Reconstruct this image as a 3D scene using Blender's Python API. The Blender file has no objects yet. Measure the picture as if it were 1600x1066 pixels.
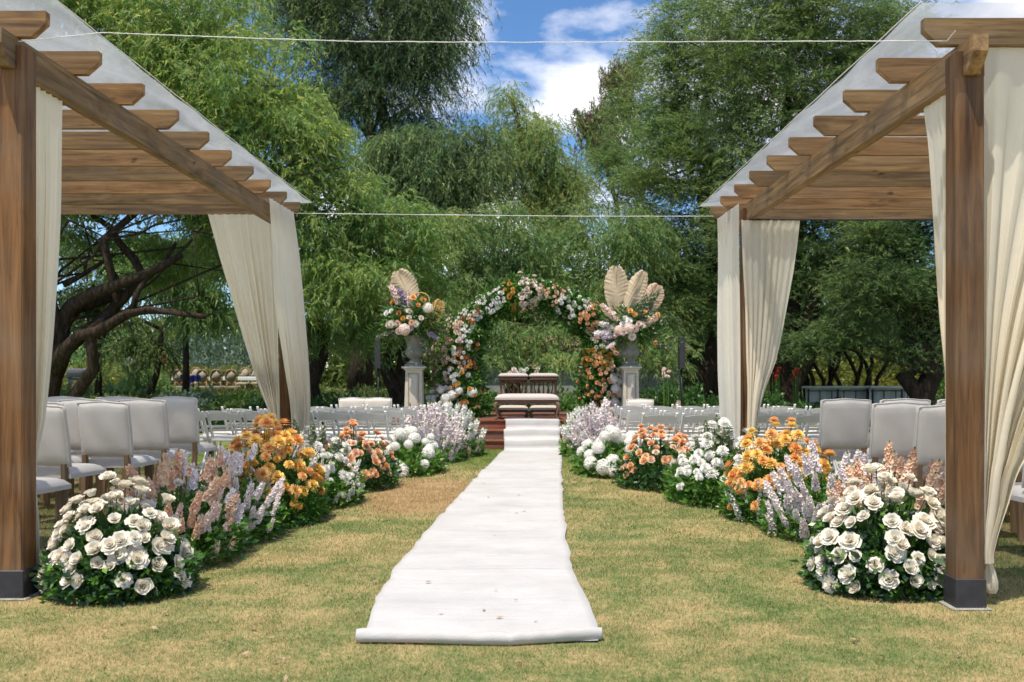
import bpy, math, random
import numpy as np
from mathutils import Vector, Matrix, Euler
PI = math.pi
S = bpy.context.scene
COL = S.collection
rnd = random.Random(7)
rng = np.random.default_rng(11)

# ------------------------------------------------------------------ camera, sky, sun, exposure
F, CX, HY, CH = 1555.6, 817.0, 578.0, 1.30      # focal length, vanishing point and eye height measured on the photograph
cam_d = bpy.data.cameras.new('camera'); cam = bpy.data.objects.new('camera', cam_d); COL.objects.link(cam)
cam.location = (0, 0, CH); cam.rotation_euler = (math.radians(90), 0, 0)
cam_d.lens = 35; cam_d.sensor_width = 36
cam_d.shift_x = -17/1600; cam_d.shift_y = 45/1600
cam_d.clip_end = 600; cam_d.clip_start = 0.05
S.camera = cam
cam_d.dof.use_dof = True; cam_d.dof.focus_distance = 8.0; cam_d.dof.aperture_fstop = 3.5
SUN = Vector((-0.19, -0.30, 0.935)).normalized()           # direction towards the sun
sun_el = math.asin(SUN.z); sun_az = math.atan2(SUN.x, SUN.y)
W = bpy.data.worlds.new('World'); S.world = W; W.use_nodes = True
nt = W.node_tree; nt.nodes.clear()
def N(nt, t, **k):
    n = nt.nodes.new(t)
    for a, v in k.items():
        if a.startswith('i_'):
            n.inputs[a[2:].replace('_', ' ')].default_value = v
        else: setattr(n, a, v)
    return n
sky = N(nt, 'ShaderNodeTexSky', sky_type='NISHITA', sun_disc=False, sun_elevation=sun_el, sun_rotation=sun_az,
        altitude=2600, air_density=1.0, dust_density=0.6, ozone_density=2.6)
tc = N(nt, 'ShaderNodeTexCoord'); mp = N(nt, 'ShaderNodeMapping')
mp.inputs['Scale'].default_value = (1, 1, 2.0); mp.inputs['Location'].default_value = (-1.842, -0.188, 2.047)
n1 = N(nt, 'ShaderNodeTexNoise', i_Scale=3.1, i_Detail=9.0, i_Roughness=0.56, i_Distortion=0.25)
cr = N(nt, 'ShaderNodeValToRGB'); cr.color_ramp.elements[0].position = 0.495; cr.color_ramp.elements[1].position = 0.64
mx = N(nt, 'ShaderNodeMix', data_type='RGBA'); mx.inputs[7].default_value = (7.2, 6.9, 6.8, 1)
bg = N(nt, 'ShaderNodeBackground'); bg.inputs['Strength'].default_value = 0.15
out = N(nt, 'ShaderNodeOutputWorld')
L = nt.links.new
L(tc.outputs['Generated'], mp.inputs[0]); L(mp.outputs[0], n1.inputs['Vector']); L(n1.outputs['Fac'], cr.inputs[0])
L(cr.outputs[0], mx.inputs[0]); hsv = N(nt, 'ShaderNodeHueSaturation', i_Saturation=1.15, i_Value=0.80); L(sky.outputs[0], hsv.inputs['Color']); L(hsv.outputs[0], mx.inputs[6]); L(mx.outputs[2], bg.inputs[0]); L(bg.outputs[0], out.inputs[0])
sl = bpy.data.lights.new('sun', 'SUN'); sl.energy = 3.7; sl.angle = math.radians(0.5); sl.color = (1.0, 0.93, 0.81)
so = bpy.data.objects.new('sun', sl); COL.objects.link(so); so.rotation_euler = SUN.to_track_quat('Z', 'Y').to_euler(); so.location = (-5, 0, 12)
S.view_settings.view_transform = 'Standard'; S.view_settings.look = 'None'; S.view_settings.gamma = 1
S.view_settings.use_curve_mapping = False; S.view_settings.exposure = 0.66
S.render.engine = 'CYCLES'
S.cycles.max_bounces = 8; S.cycles.transparent_max_bounces = 12; S.cycles.transmission_bounces = 6

# ------------------------------------------------------------------ measuring helpers
def wx(px, D): return (px - CX) * D / F
def wz(py, D): return CH - (py - HY) * D / F
def gd(py): return CH * F / (py - HY)                # distance of a ground point seen at this height of the photograph

# ------------------------------------------------------------------ object helpers
OFF = {}
def off(o): return OFF.get(o.name, Vector((0, 0, 0))) if o else Vector((0, 0, 0))
def tag(o, label=None, cat=None, group=None, kind=None):
    if label: o['label'] = label
    if cat: o['category'] = cat
    if group: o['group'] = group
    if kind: o['kind'] = kind
    return o
def thing(name, label, cat, loc=(0, 0, 0), rz=0, group=None, kind=None):
    o = bpy.data.objects.new(name, None); COL.objects.link(o); o.empty_display_size = 0.1
    o.location = loc; o.rotation_euler = (0, 0, rz); OFF[o.name] = Vector(loc)
    return tag(o, label, cat, group, kind)
def link(name, me, parent=None, loc=(0, 0, 0), rot=None, sc=None):
    o = bpy.data.objects.new(name, me); COL.objects.link(o); o.location = loc
    if rot is not None: o.rotation_euler = rot
    if sc is not None: o.scale = (sc, sc, sc) if isinstance(sc, (int, float)) else sc
    if parent: o.parent = parent; OFF[o.name] = off(parent)
    return o
def npmesh(name, v, f, mat, smooth=False):
    """v (n,3), f (m,k) index array with k 3 or 4"""
    me = bpy.data.meshes.new(name); k = f.shape[1]; m = len(f)
    me.vertices.add(len(v)); me.vertices.foreach_set('co', np.ascontiguousarray(v, dtype=np.float32).ravel())
    me.loops.add(m*k); me.loops.foreach_set('vertex_index', np.ascontiguousarray(f, dtype=np.int32).ravel())
    me.polygons.add(m); me.polygons.foreach_set('loop_start', np.arange(0, m*k, k, dtype=np.int32))
    if smooth: me.polygons.foreach_set('use_smooth', np.ones(m, dtype=bool))
    me.materials.append(mat); me.update(calc_edges=True)
    return me
class MB:
    def __init__(s): s.v = []; s.f = []; s.m = []; s.sm = []
    def add(s, vs, fs, mi=0, smooth=False):
        b = len(s.v); s.v += [tuple(p) for p in vs]; s.f += [tuple(i+b for i in q) for q in fs]
        s.m += [mi]*len(fs); s.sm += [smooth]*len(fs); return s
    def box(s, c, d, rot=None, bev=0.0, mi=0):
        x, y, z = d[0]/2, d[1]/2, d[2]/2
        if bev > 0:
            b = min(bev, x*.9, y*.9, z*.9); vs = []
            for sx in (-1, 1):
                for sy in (-1, 1):
                    for sz in (-1, 1):
                        vs += [(sx*x, sy*(y-b), sz*(z-b)), (sx*(x-b), sy*y, sz*(z-b)), (sx*(x-b), sy*(y-b), sz*z)]
            import itertools
            idx = {}
            k = 0
            for sx in (-1, 1):
                for sy in (-1, 1):
                    for sz in (-1, 1):
                        for a in range(3): idx[(sx, sy, sz, a)] = k; k += 1
            fs = []
            def q(l):
                # orient outward
                p = [Vector(vs[i]) for i in l]; n = (p[1]-p[0]).cross(p[2]-p[0]); c0 = sum(p, Vector())/len(p)
                fs.append(tuple(l) if n.dot(c0) > 0 else tuple(reversed(l)))
            for sg in (-1, 1):
                q([idx[(sg, -1, -1, 0)], idx[(sg, 1, -1, 0)], idx[(sg, 1, 1, 0)], idx[(sg, -1, 1, 0)]])
                q([idx[(-1, sg, -1, 1)], idx[(1, sg, -1, 1)], idx[(1, sg, 1, 1)], idx[(-1, sg, 1, 1)]])
                q([idx[(-1, -1, sg, 2)], idx[(1, -1, sg, 2)], idx[(1, 1, sg, 2)], idx[(-1, 1, sg, 2)]])
            for a in (-1, 1):
                for b_ in (-1, 1):
                    q([idx[(a, b_, -1, 0)], idx[(a, b_, 1, 0)], idx[(a, b_, 1, 1)], idx[(a, b_, -1, 1)]])
                    q([idx[(a, -1, b_, 0)], idx[(a, 1, b_, 0)], idx[(a, 1, b_, 2)], idx[(a, -1, b_, 2)]])
                    q([idx[(-1, a, b_, 1)], idx[(1, a, b_, 1)], idx[(1, a, b_, 2)], idx[(-1, a, b_, 2)]])
            for sx in (-1, 1):
                for sy in (-1, 1):
                    for sz in (-1, 1): q([idx[(sx, sy, sz, 0)], idx[(sx, sy, sz, 1)], idx[(sx, sy, sz, 2)]])
        else:
            vs = [(sx*x, sy*y, sz*z) for sx in (-1, 1) for sy in (-1, 1) for sz in (-1, 1)]
            fs = [(0, 1, 3, 2), (4, 6, 7, 5), (0, 4, 5, 1), (2, 3, 7, 6), (0, 2, 6, 4), (1, 5, 7, 3)]
        M = rot.to_matrix() if isinstance(rot, Euler) else (rot or Matrix.Identity(3))
        return s.add([M @ Vector(p) + Vector(c) for p in vs], fs, mi)
    def bar(s, a, b, w, h, mi=0, bev=0.0, up=(0, 0, 1)):
        a = Vector(a); b = Vector(b); d = (b-a); Ln = d.length; d.normalize(); u = Vector(up)
        sd = d.cross(u)
        if sd.length < 1e-3: sd = d.cross(Vector((0, 1, 0)))
        sd.normalize(); u = sd.cross(d)
        M = Matrix((sd, d, u)).transposed()
        return s.box((a+b)/2, (w, Ln, h), M, bev, mi)
    def tube(s, pts, rad, n=8, mi=0, cap=True, smooth=True):
        pts = [Vector(p) for p in pts]
        if not isinstance(rad, (list, tuple)): rad = [rad]*len(pts)
        vs = []; ref = None
        for i, p in enumerate(pts):
            d = (pts[min(i+1, len(pts)-1)] - pts[max(i-1, 0)]).normalized()
            if ref is None: ref = Vector((1, 0, 0)) if abs(d.x) < .8 else Vector((0, 1, 0))
            a = d.cross(ref).normalized(); b = d.cross(a); ref = -b if False else b.cross(d) * 1 if False else ref
            for k in range(n):
                t = 2*PI*k/n; vs.append(p + (a*math.cos(t) + b*math.sin(t))*rad[i])
        fs = [(i*n+k, i*n+(k+1) % n, (i+1)*n+(k+1) % n, (i+1)*n+k) for i in range(len(pts)-1) for k in range(n)]
        if cap: fs += [tuple(range(n-1, -1, -1)), tuple(range((len(pts)-1)*n, len(pts)*n))]
        return s.add(vs, fs, mi, smooth)
    def lathe(s, prof, c=(0, 0, 0), n=20, mi=0, smooth=True, sx=1, sy=1):
        vs = [(c[0]+r*math.cos(2*PI*k/n)*sx, c[1]+r*math.sin(2*PI*k/n)*sy, c[2]+z) for r, z in prof for k in range(n)]
        fs = [(i*n+k, i*n+(k+1) % n, (i+1)*n+(k+1) % n, (i+1)*n+k) for i in range(len(prof)-1) for k in range(n)]
        fs += [tuple(range(n-1, -1, -1)), tuple(range((len(prof)-1)*n, len(prof)*n))]
        return s.add(vs, fs, mi, smooth)
    def prism(s, poly, axis, a, b, mi=0):
        """poly of 2D points in the plane normal to axis ('x': (y,z), 'y': (x,z), 'z': (x,y)) from a to b"""
        def P(p, t): return {'x': (t, p[0], p[1]), 'y': (p[0], t, p[1]), 'z': (p[0], p[1], t)}[axis]
        n = len(poly); vs = [P(p, a) for p in poly] + [P(p, b) for p in poly]
        fs = [tuple(range(n)), tuple(range(2*n-1, n-1, -1))] + [(i, n+i, n+(i+1) % n, (i+1) % n) for i in range(n)]
        return s.add(vs, fs, mi)
    def mesh(s, name, mats, o=Vector((0, 0, 0))):
        me = bpy.data.meshes.new(name)
        me.from_pydata([(p[0]-o[0], p[1]-o[1], p[2]-o[2]) for p in s.v], [], s.f)
        for m in (mats if isinstance(mats, (list, tuple)) else [mats]): me.materials.append(m)
        me.polygons.foreach_set('material_index', s.m); me.polygons.foreach_set('use_smooth', s.sm); me.update()
        import bmesh
        bm = bmesh.new(); bm.from_mesh(me); bmesh.ops.recalc_face_normals(bm, faces=bm.faces); bm.to_mesh(me); bm.free()
        return me
    def build(s, name, mats, parent=None):
        return link(name, s.mesh(name, mats, off(parent)), parent)
def single(mb, name, mats, label, cat, group=None, kind=None, base=None):
    """a thing that is one mesh, its origin at its base"""
    v = np.array(mb.v); c = Vector(base) if base else Vector(((v[:, 0].min()+v[:, 0].max())/2, (v[:, 1].min()+v[:, 1].max())/2, v[:, 2].min()))
    return tag(link(name, mb.mesh(name, mats, c), None, c), label, cat, group, kind)
def copy_tree(o, parent=None):
    c = o.copy(); COL.objects.link(c); c.parent = parent
    for ch in o.children: copy_tree(ch, c)
    return c

# ------------------------------------------------------------------ materials
def mat(name): m = bpy.data.materials.new(name); m.use_nodes = True; m.node_tree.nodes.clear(); return m, m.node_tree
def ramp(nt, fac, stops):
    r = N(nt, 'ShaderNodeValToRGB'); e = r.color_ramp.elements
    while len(e) < len(stops): e.new(0.5)
    for i, (p, c) in enumerate(stops): e[i].position = p; e[i].color = (*c, 1)
    nt.links.new(fac, r.inputs[0]); return r.outputs[0]
def noise(nt, vec, scale, detail=4, rough=.55, dist=0):
    n = N(nt, 'ShaderNodeTexNoise', i_Scale=scale, i_Detail=detail, i_Roughness=rough, i_Distortion=dist)
    if vec: nt.links.new(vec, n.inputs['Vector'])
    return n.outputs['Fac']
def mixc(nt, f, a, b, mode='MIX'):
    m = N(nt, 'ShaderNodeMix', data_type='RGBA', blend_type=mode)
    for i, x in ((0, f), (6, a), (7, b)):
        if isinstance(x, (int, float)): m.inputs[i].default_value = x
        elif isinstance(x, tuple): m.inputs[i].default_value = (*x, 1)
        else: nt.links.new(x, m.inputs[i])
    return m.outputs[2]
def mathn(nt, op, a, b=None):
    m = N(nt, 'ShaderNodeMath', operation=op)
    for i, x in ((0, a), (1, b)):
        if x is None: continue
        if isinstance(x, (int, float)): m.inputs[i].default_value = x
        else: nt.links.new(x, m.inputs[i])
    return m.outputs[0]
def coords(nt, scale=(1, 1, 1), rand=True, kind='Object'):
    t = N(nt, 'ShaderNodeTexCoord'); m = N(nt, 'ShaderNodeMapping'); m.inputs['Scale'].default_value = scale
    nt.links.new(t.outputs[kind], m.inputs[0])
    if rand:
        oi = N(nt, 'ShaderNodeObjectInfo'); c = N(nt, 'ShaderNodeCombineXYZ')
        s = mathn(nt, 'MULTIPLY', oi.outputs['Random'], 37.0)
        for i in range(3): nt.links.new(s, c.inputs[i])
        nt.links.new(c.outputs[0], m.inputs['Location'])
    return m.outputs[0]
def finish(nt, col, rough=.6, bump=None, bs=.3, bd=.01, spec=.4, trans=0.0, metal=0, sheen=0):
    p = N(nt, 'ShaderNodeBsdfPrincipled')
    if isinstance(col, tuple): p.inputs['Base Color'].default_value = (*col, 1)
    else: nt.links.new(col, p.inputs['Base Color'])
    if isinstance(rough, (int, float)): p.inputs['Roughness'].default_value = rough
    else: nt.links.new(rough, p.inputs['Roughness'])
    p.inputs['Specular IOR Level'].default_value = spec; p.inputs['Metallic'].default_value = metal
    p.inputs['Sheen Weight'].default_value = sheen
    nrm = None
    if bump is not None:
        b = N(nt, 'ShaderNodeBump', i_Strength=bs, i_Distance=bd); nt.links.new(bump, b.inputs['Height'])
        nrm = b.outputs[0]; nt.links.new(nrm, p.inputs['Normal'])
    o = N(nt, 'ShaderNodeOutputMaterial'); sh = p.outputs[0]
    if trans > 0:
        t = N(nt, 'ShaderNodeBsdfTranslucent')
        if isinstance(col, tuple): t.inputs[0].default_value = (*col, 1)
        else: nt.links.new(col, t.inputs[0])
        if nrm: nt.links.new(nrm, t.inputs['Normal'])
        ms = N(nt, 'ShaderNodeMixShader'); ms.inputs[0].default_value = trans
        nt.links.new(sh, ms.inputs[1]); nt.links.new(t.outputs[0], ms.inputs[2]); sh = ms.outputs[0]
    nt.links.new(sh, o.inputs[0])
def wood_mat(name, axis, dark, mid, light, stain=.5):
    m, t = mat(name)
    sc = [14, 14, 14]; sc[axis] = .9
    v = coords(t, tuple(sc)); g = noise(t, v, 1.6, 8, .62, .6)
    fine = noise(t, v, 9, 3, .6)
    c = ramp(t, g, [(.30, dark), (.48, mid), (.68, light)])
    sc2 = [2.6, 2.6, 2.6]; sc2[axis] = .8
    st = noise(t, coords(t, tuple(sc2)), 1.5, 4, .65, .4)
    stf = ramp(t, st, [(.56, (0, 0, 0)), (.70, (stain,)*3)])
    c = mixc(t, stf, c, tuple(x*.38 for x in dark))
    kn = ramp(t, noise(t, coords(t, tuple(5.0 if q != axis else 2.4 for q in range(3))), 1.6, 2, .5), [(.70, (0, 0, 0)), (.76, (.8, .8, .8))])
    c = mixc(t, kn, c, tuple(x*.3 for x in dark))
    ck = ramp(t, noise(t, coords(t, tuple(60 if q != axis else .8 for q in range(3))), 1.0, 3, .6), [(.66, (0, 0, 0)), (.72, (.75, .75, .75))])
    c = mixc(t, ck, c, tuple(x*.35 for x in dark))
    gr = ramp(t, noise(t, coords(t, (1.1, 1.1, 1.1)), 1.7, 3), [(.45, (0, 0, 0)), (.7, (.45, .45, .45))])
    c = mixc(t, gr, c, (.21, .165, .12))
    oi = N(t, 'ShaderNodeObjectInfo')
    tint = ramp(t, oi.outputs['Random'], [(0, (.72, .72, .74)), (.5, (1, .97, .93)), (1, (1.2, 1.02, .9))])
    c = mixc(t, 1.0, c, tint, 'MULTIPLY')
    sp = mathn(t, 'ADD', g, mathn(t, 'MULTIPLY', fine, .5))
    finish(t, c, .62, sp, .5, .006, .3)
    return m
WD, WM, WL_ = (.105, .066, .034), (.28, .172, .078), (.43, .285, .14)
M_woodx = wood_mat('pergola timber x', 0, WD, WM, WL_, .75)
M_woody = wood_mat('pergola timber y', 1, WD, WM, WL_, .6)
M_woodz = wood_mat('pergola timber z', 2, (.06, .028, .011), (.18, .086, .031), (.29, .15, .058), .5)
M_deck = wood_mat('platform boards', 0, (.10, .032, .018), (.17, .055, .03), (.23, .085, .05), .2)
M_dark = wood_mat('carved walnut', 0, (.06, .028, .018), (.12, .06, .04), (.18, .095, .065), .2)
M_leg = wood_mat('pale ash legs', 2, (.16, .10, .055), (.28, .18, .10), (.36, .25, .15), .1)
def plain(name, col, rough=.6, var=.12, scale=6, bump=.0, spec=.4, trans=0, metal=0, sheen=0, bs=.3, bd=.005):
    m, t = mat(name); v = coords(t)
    n = noise(t, v, scale, 5, .6)
    c = ramp(t, n, [(.3, tuple(x*(1-var) for x in col)), (.7, tuple(min(1, x*(1+var)) for x in col))])
    b = noise(t, v, bump, 4, .6) if bump else None
    finish(t, c, rough, b, bs, bd, spec, trans, metal, sheen)
    return m
def cloth(name, col, weave=500, trans=.0, var=.06, bs=.25):
    m, t = mat(name); v = coords(t)
    c = ramp(t, noise(t, v, 3.0, 5, .6), [(.3, tuple(x*(1-var) for x in col)), (.7, col)])
    hb = mathn(t, 'ADD', noise(t, v, 6, 4, .6), mathn(t, 'MULTIPLY', noise(t, v, weave, 2, .6), .25))
    finish(t, c, .85, hb, bs, .012, .2, trans, 0, .2)
    return m
M_drape = cloth('cream voile', (.95, .885, .745), 300, .5, .05, .35)
M_linen = cloth('grey beige linen', (.84, .755, .655), 260, 0, .10, .30)
M_seat = cloth('pale seat linen', (.72, .66, .59), 260, 0, .1, .3)
M_white = plain('white painted wood', (.82, .80, .76), .45, .05, 5)
M_steel = plain('dark post shoe', (.035, .035, .04), .5, .3, 9, 30, .4)
M_pad = plain('concrete footing', (.30, .29, .27), .9, .25, 12, 60)
M_bolt = plain('bolt steel', (.08, .075, .07), .5, .2, 20, 0, .5, 0, .7)
M_string = plain('white cord', (.78, .76, .74), .8, .08, 40, 200)
M_cream = plain('cream painted pedestal', (.60, .56, .45), .55, .12, 4, 12)
M_creamline = plain('pedestal gilt line', (.33, .26, .15), .5, .2, 9)
M_urn = plain('grey green urn', (.22, .225, .185), .6, .25, 8, 20)
M_black = plain('black plastic', (.018, .018, .02), .45, .2, 8)
M_taupe = cloth('mauve grey upholstery', (.52, .45, .40), 260, 0, .06)
M_gas = plain('yellow gas cylinder paint', (.50, .29, .03), .45, .15, 6)
M_grill = plain('grill enamel', (.05, .055, .055), .3, .2, 6, 0, .5)
M_rock = plain('garden rock', (.26, .21, .15), .9, .3, 5, 14, .3, 0, 0, 0, .8, .03)
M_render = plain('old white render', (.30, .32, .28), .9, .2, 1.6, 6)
M_tile = plain('terracotta tile', (.42, .26, .18), .85, .3, 3, 20)
M_medal = plain('gold wood frame', (.26, .17, .08), .5, .2, 8)
M_medalc = cloth('beige round back', (.30, .27, .18), 200)
M_tabletop = plain('white table panel', (.66, .69, .62), .6, .1, 3)
M_bark = None
def bark(name, a, b):
    m, t = mat(name); v = coords(t, (9, 9, 1.6), False)
    n = noise(t, v, 2.2, 7, .7, .8)
    c = ramp(t, n, [(.35, a), (.65, b)])
    finish(t, c, .95, n, 1.0, .05, .1); return m
M_bark = bark('dark bark', (.018, .013, .009), (.085, .062, .042))
M_bark2 = bark('grey bark', (.04, .033, .026), (.14, .115, .09))
def leaf_mat(name, a, b, c=None, trans=.42, rough=.5, patch=.35, spec=.35):
    """leaf colours a..b differ leaf by leaf (and by sprays of young growth), c is a rare third tint"""
    m, t = mat(name); g = N(t, 'ShaderNodeNewGeometry')
    r = g.outputs['Random Per Island']
    col = ramp(t, r, [(0, a), (.75, b), (1, c or b)])
    v = coords(t, (1, 1, 1), False)
    n = noise(t, v, patch, 4, .65)
    mul = ramp(t, n, [(.35, (.68, .78, .72)), (.65, (1.25, 1.12, .95))])
    col = mixc(t, 1.0, col, mul, 'MULTIPLY')
    finish(t, col, rough, None, .3, .01, spec, trans)
    return m
L_bright = leaf_mat('bright pepper leaves', (0.166, 0.307, 0.077), (0.358, 0.499, 0.141), (0.620, 0.614, 0.179), 0.6)
L_mid = leaf_mat('mid green willow leaves', (0.130, 0.260, 0.098), (0.273, 0.416, 0.156), (0.468, 0.520, 0.208), 0.58)
L_dark = leaf_mat('dark grey green leaves', (0.061, 0.115, 0.054), (0.135, 0.203, 0.088), (0.216, 0.257, 0.108), 0.5)
L_light = leaf_mat('pale yellow green leaves', (0.204, 0.300, 0.102), (0.372, 0.456, 0.156), (0.504, 0.504, 0.192), 0.58)
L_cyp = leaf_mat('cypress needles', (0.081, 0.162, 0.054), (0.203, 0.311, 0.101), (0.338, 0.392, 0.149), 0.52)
L_cypb = leaf_mat('pale cypress needles', (0.117, 0.221, 0.065), (0.286, 0.390, 0.117), (0.416, 0.442, 0.182), 0.55)  # paler needle tone, mixed at random through the crowns
L_brown = leaf_mat('brown seed heads', (.12, .085, .05), (.21, .15, .09), None, .3)
L_shrub = leaf_mat('glossy shrub leaves', (.03, .085, .02), (.075, .17, .04), (.13, .22, .06), .3, .35, .9)
L_hedge = leaf_mat('yellow green hedge leaves', (.12, .17, .03), (.26, .27, .06), (.35, .30, .08), .4)
L_wood = leaf_mat('distant wood leaves', (0.056, 0.104, 0.032), (0.136, 0.200, 0.056), (0.208, 0.240, 0.072), 0.45, .6, .12)
L_lav = leaf_mat('silver lavender leaves', (.10, .16, .12), (.20, .28, .22), None, .3)
L_ruscus = leaf_mat('ruscus leaves', (.035, .11, .02), (.095, .24, .04), (.17, .34, .06), .28, .32, 5, .5)
L_euca = leaf_mat('dusky rose leaves', (.02, .055, .03), (.05, .11, .06), (.09, .17, .10), .25, .38, 5, .5)
L_fern = leaf_mat('fresh fern leaves', (.06, .15, .025), (.14, .28, .05), (.20, .34, .08), .35, .4, 5)
L_grey = leaf_mat('grey green filler', (.13, .17, .10), (.28, .32, .22), (.5, .52, .38), .3, .6, 5)
def petal_mat(name, a, b, trans=.3, hue=.0):
    m, t = mat(name); g = N(t, 'ShaderNodeNewGeometry'); oi = N(t, 'ShaderNodeObjectInfo')
    r = mathn(t, 'FRACT', mathn(t, 'ADD', mathn(t, 'MULTIPLY', g.outputs['Random Per Island'], .45), oi.outputs['Random']))
    col = ramp(t, r, [(0, a), (.5, b), (1, a)])
    v = coords(t); n = noise(t, v, 3, 3)
    col = mixc(t, 1.0, col, ramp(t, n, [(.3, (.93, .93, .92)), (.7, (1.05, 1.05, 1.05))]), 'MULTIPLY')
    finish(t, col, .6, None, .3, .01, .25, trans, 0, .1)
    return m
P_white = petal_mat('ivory rose petals', (.88, .81, .68), (.92, .88, .79))
P_pure = petal_mat('white petals', (.88, .86, .80), (.92, .91, .86))
P_peach = petal_mat('peach petals', (.88, .58, .40), (.92, .72, .54))
P_apri = petal_mat('apricot rose petals', (.86, .46, .22), (.90, .60, .36))
P_oran = petal_mat('orange petals', (.88, .43, .13), (.92, .60, .24))
P_yell = petal_mat('golden petals', (.88, .54, .12), (.92, .68, .22))
P_lilac = petal_mat('pale lilac petals', (.86, .765, .765), (.93, .87, .86))
P_blush = petal_mat('blush petals', (.86, .66, .58), (.91, .79, .72))
P_must = petal_mat('mustard petals', (.62, .30, .05), (.74, .42, .09))
P_rust = petal_mat('rust petals', (.50, .20, .08), (.66, .32, .15))
P_mauve = petal_mat('mauve petals', (.42, .34, .46), (.60, .50, .60))
P_red = petal_mat('red petals', (.55, .05, .05), (.7, .12, .1))
P_violet = petal_mat('violet petals', (.16, .14, .55), (.25, .22, .7))
M_dry = plain('dried palm leaf', (.66, .52, .34), .7, .16, 5, 25, .25, .25)
M_dryg = plain('gilded dried leaf', (.62, .40, .13), .6, .2, 5, 25, .3, .2)
M_twig = plain('brown twig', (.11, .065, .035), .8, .2, 6)

# lawn: one colour field shared by the soil sheet and the blades that stand on it
def lawn_field(t):
    g = N(t, 'ShaderNodeNewGeometry'); P = g.outputs['Position']
    big = noise(t, P, .55, 5, .62, .3); med = noise(t, P, 2.6, 5, .66, .2); fine = noise(t, P, 16, 5, .75)
    tuft = noise(t, P, 24, 3, .6)
    s = mathn(t, 'ADD', mathn(t, 'MULTIPLY', big, .36), mathn(t, 'ADD', mathn(t, 'MULTIPLY', med, .30), mathn(t, 'ADD', mathn(t, 'MULTIPLY', fine, .16), mathn(t, 'MULTIPLY', tuft, .18))))
    s = mathn(t, 'ADD', mathn(t, 'MULTIPLY', mathn(t, 'SUBTRACT', s, .5), 1.45), .494)
    # worn dry ground left of the runner half way down the aisle
    sub = N(t, 'ShaderNodeVectorMath', operation='SUBTRACT'); t.links.new(P, sub.inputs[0]); sub.inputs[1].default_value = (-1.0, 10.4, 0)
    ml = N(t, 'ShaderNodeVectorMath', operation='MULTIPLY'); t.links.new(sub.outputs[0], ml.inputs[0]); ml.inputs[1].default_value = (1.05, .42, 0)
    ln = N(t, 'ShaderNodeVectorMath', operation='LENGTH'); t.links.new(ml.outputs[0], ln.inputs[0])
    d = mathn(t, 'ADD', ln.outputs['Value'], mathn(t, 'MULTIPLY', med, .5))
    worn = ramp(t, d, [(.75, (1, 1, 1)), (1.25, (0, 0, 0))])
    # greener strip in front of the platform
    sx = N(t, 'ShaderNodeSeparateXYZ'); t.links.new(P, sx.inputs[0])
    gy = ramp(t, mathn(t, 'MULTIPLY', mathn(t, 'ADD', sx.outputs[1], mathn(t, 'MULTIPLY', med, 1.6)), .05), [(.66, (0, 0, 0)), (.74, (1, 1, 1))])
    return s, worn, gy, fine
def lawn_mat(name, stops, wornc, green, trans, useisl):
    m, t = mat(name); s, worn, gy, fine = lawn_field(t)
    if useisl:
        g = N(t, 'ShaderNodeNewGeometry')
        s = mathn(t, 'ADD', s, mathn(t, 'MULTIPLY', mathn(t, 'SUBTRACT', g.outputs['Random Per Island'], .5), .42))
    if not useisl:
        g = N(t, 'ShaderNodeNewGeometry'); s = mathn(t, 'ADD', s, mathn(t, 'MULTIPLY', mathn(t, 'SUBTRACT', noise(t, g.outputs['Position'], 95, 3, .8), .5), .55))
    c = ramp(t, s, stops); c = mixc(t, mathn(t, 'MULTIPLY', gy, .75), c, green)
    c = mixc(t, mathn(t, 'MULTIPLY', worn, .85), c, wornc)
    finish(t, c, .85, None if useisl else fine, .8, .02, .15, trans); return m
M_lawn = lawn_mat('lawn thatch', [(.36, (.085, .13, .035)), (.46, (.19, .20, .075)), (.54, (.33, .255, .115)), (.64, (.47, .335, .17))],
                  (.36, .235, .12), (.12, .16, .035), 0, False)
M_blade = lawn_mat('grass blades', [(.34, (.09, .19, .045)), (.46, (.22, .29, .08)), (.56, (.42, .37, .17)), (.68, (.58, .45, .26))],
                   (.48, .33, .17), (.15, .25, .045), .3, True)
# runner
m_, t_ = mat('white runner felt'); v_ = coords(t_, (1, 1, 1), False)
c_ = ramp(t_, noise(t_, v_, 1.8, 6, .65), [(.3, (.45, .43, .405)), (.6, (.54, .52, .50))])
wr_ = noise(t_, coords(t_, (.5, 3.2, 1), False), 1.7, 4, .6, .5)
b_ = mathn(t_, 'ADD', mathn(t_, 'MULTIPLY', wr_, 1.6), mathn(t_, 'MULTIPLY', noise(t_, v_, 170, 3, .7), .30))
finish(t_, c_, .95, b_, .6, .02, .1, 0, 0, .3); M_runner = m_
# roof sheet: cloudy clear plastic
m_, t_ = mat('cloudy plastic sheet'); v_ = coords(t_, (1.2, .35, 1), False)
nz = noise(t_, v_, 2.2, 7, .62, 1.2)
tr = N(t_, 'ShaderNodeBsdfTransparent'); tr.inputs[0].default_value = (.86, .89, .92, 1)
tl = N(t_, 'ShaderNodeBsdfTranslucent'); tl.inputs[0].default_value = (.52, .55, .60, 1)
df = N(t_, 'ShaderNodeBsdfPrincipled'); df.inputs['Base Color'].default_value = (.5, .52, .55, 1); df.inputs['Roughness'].default_value = .25
bb = N(t_, 'ShaderNodeBump', i_Strength=.25, i_Distance=.03); t_.links.new(nz, bb.inputs['Height']); t_.links.new(bb.outputs[0], df.inputs['Normal'])
m1 = N(t_, 'ShaderNodeMixShader'); m1.inputs[0].default_value = .55; t_.links.new(df.outputs[0], m1.inputs[1]); t_.links.new(tl.outputs[0], m1.inputs[2])
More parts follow.
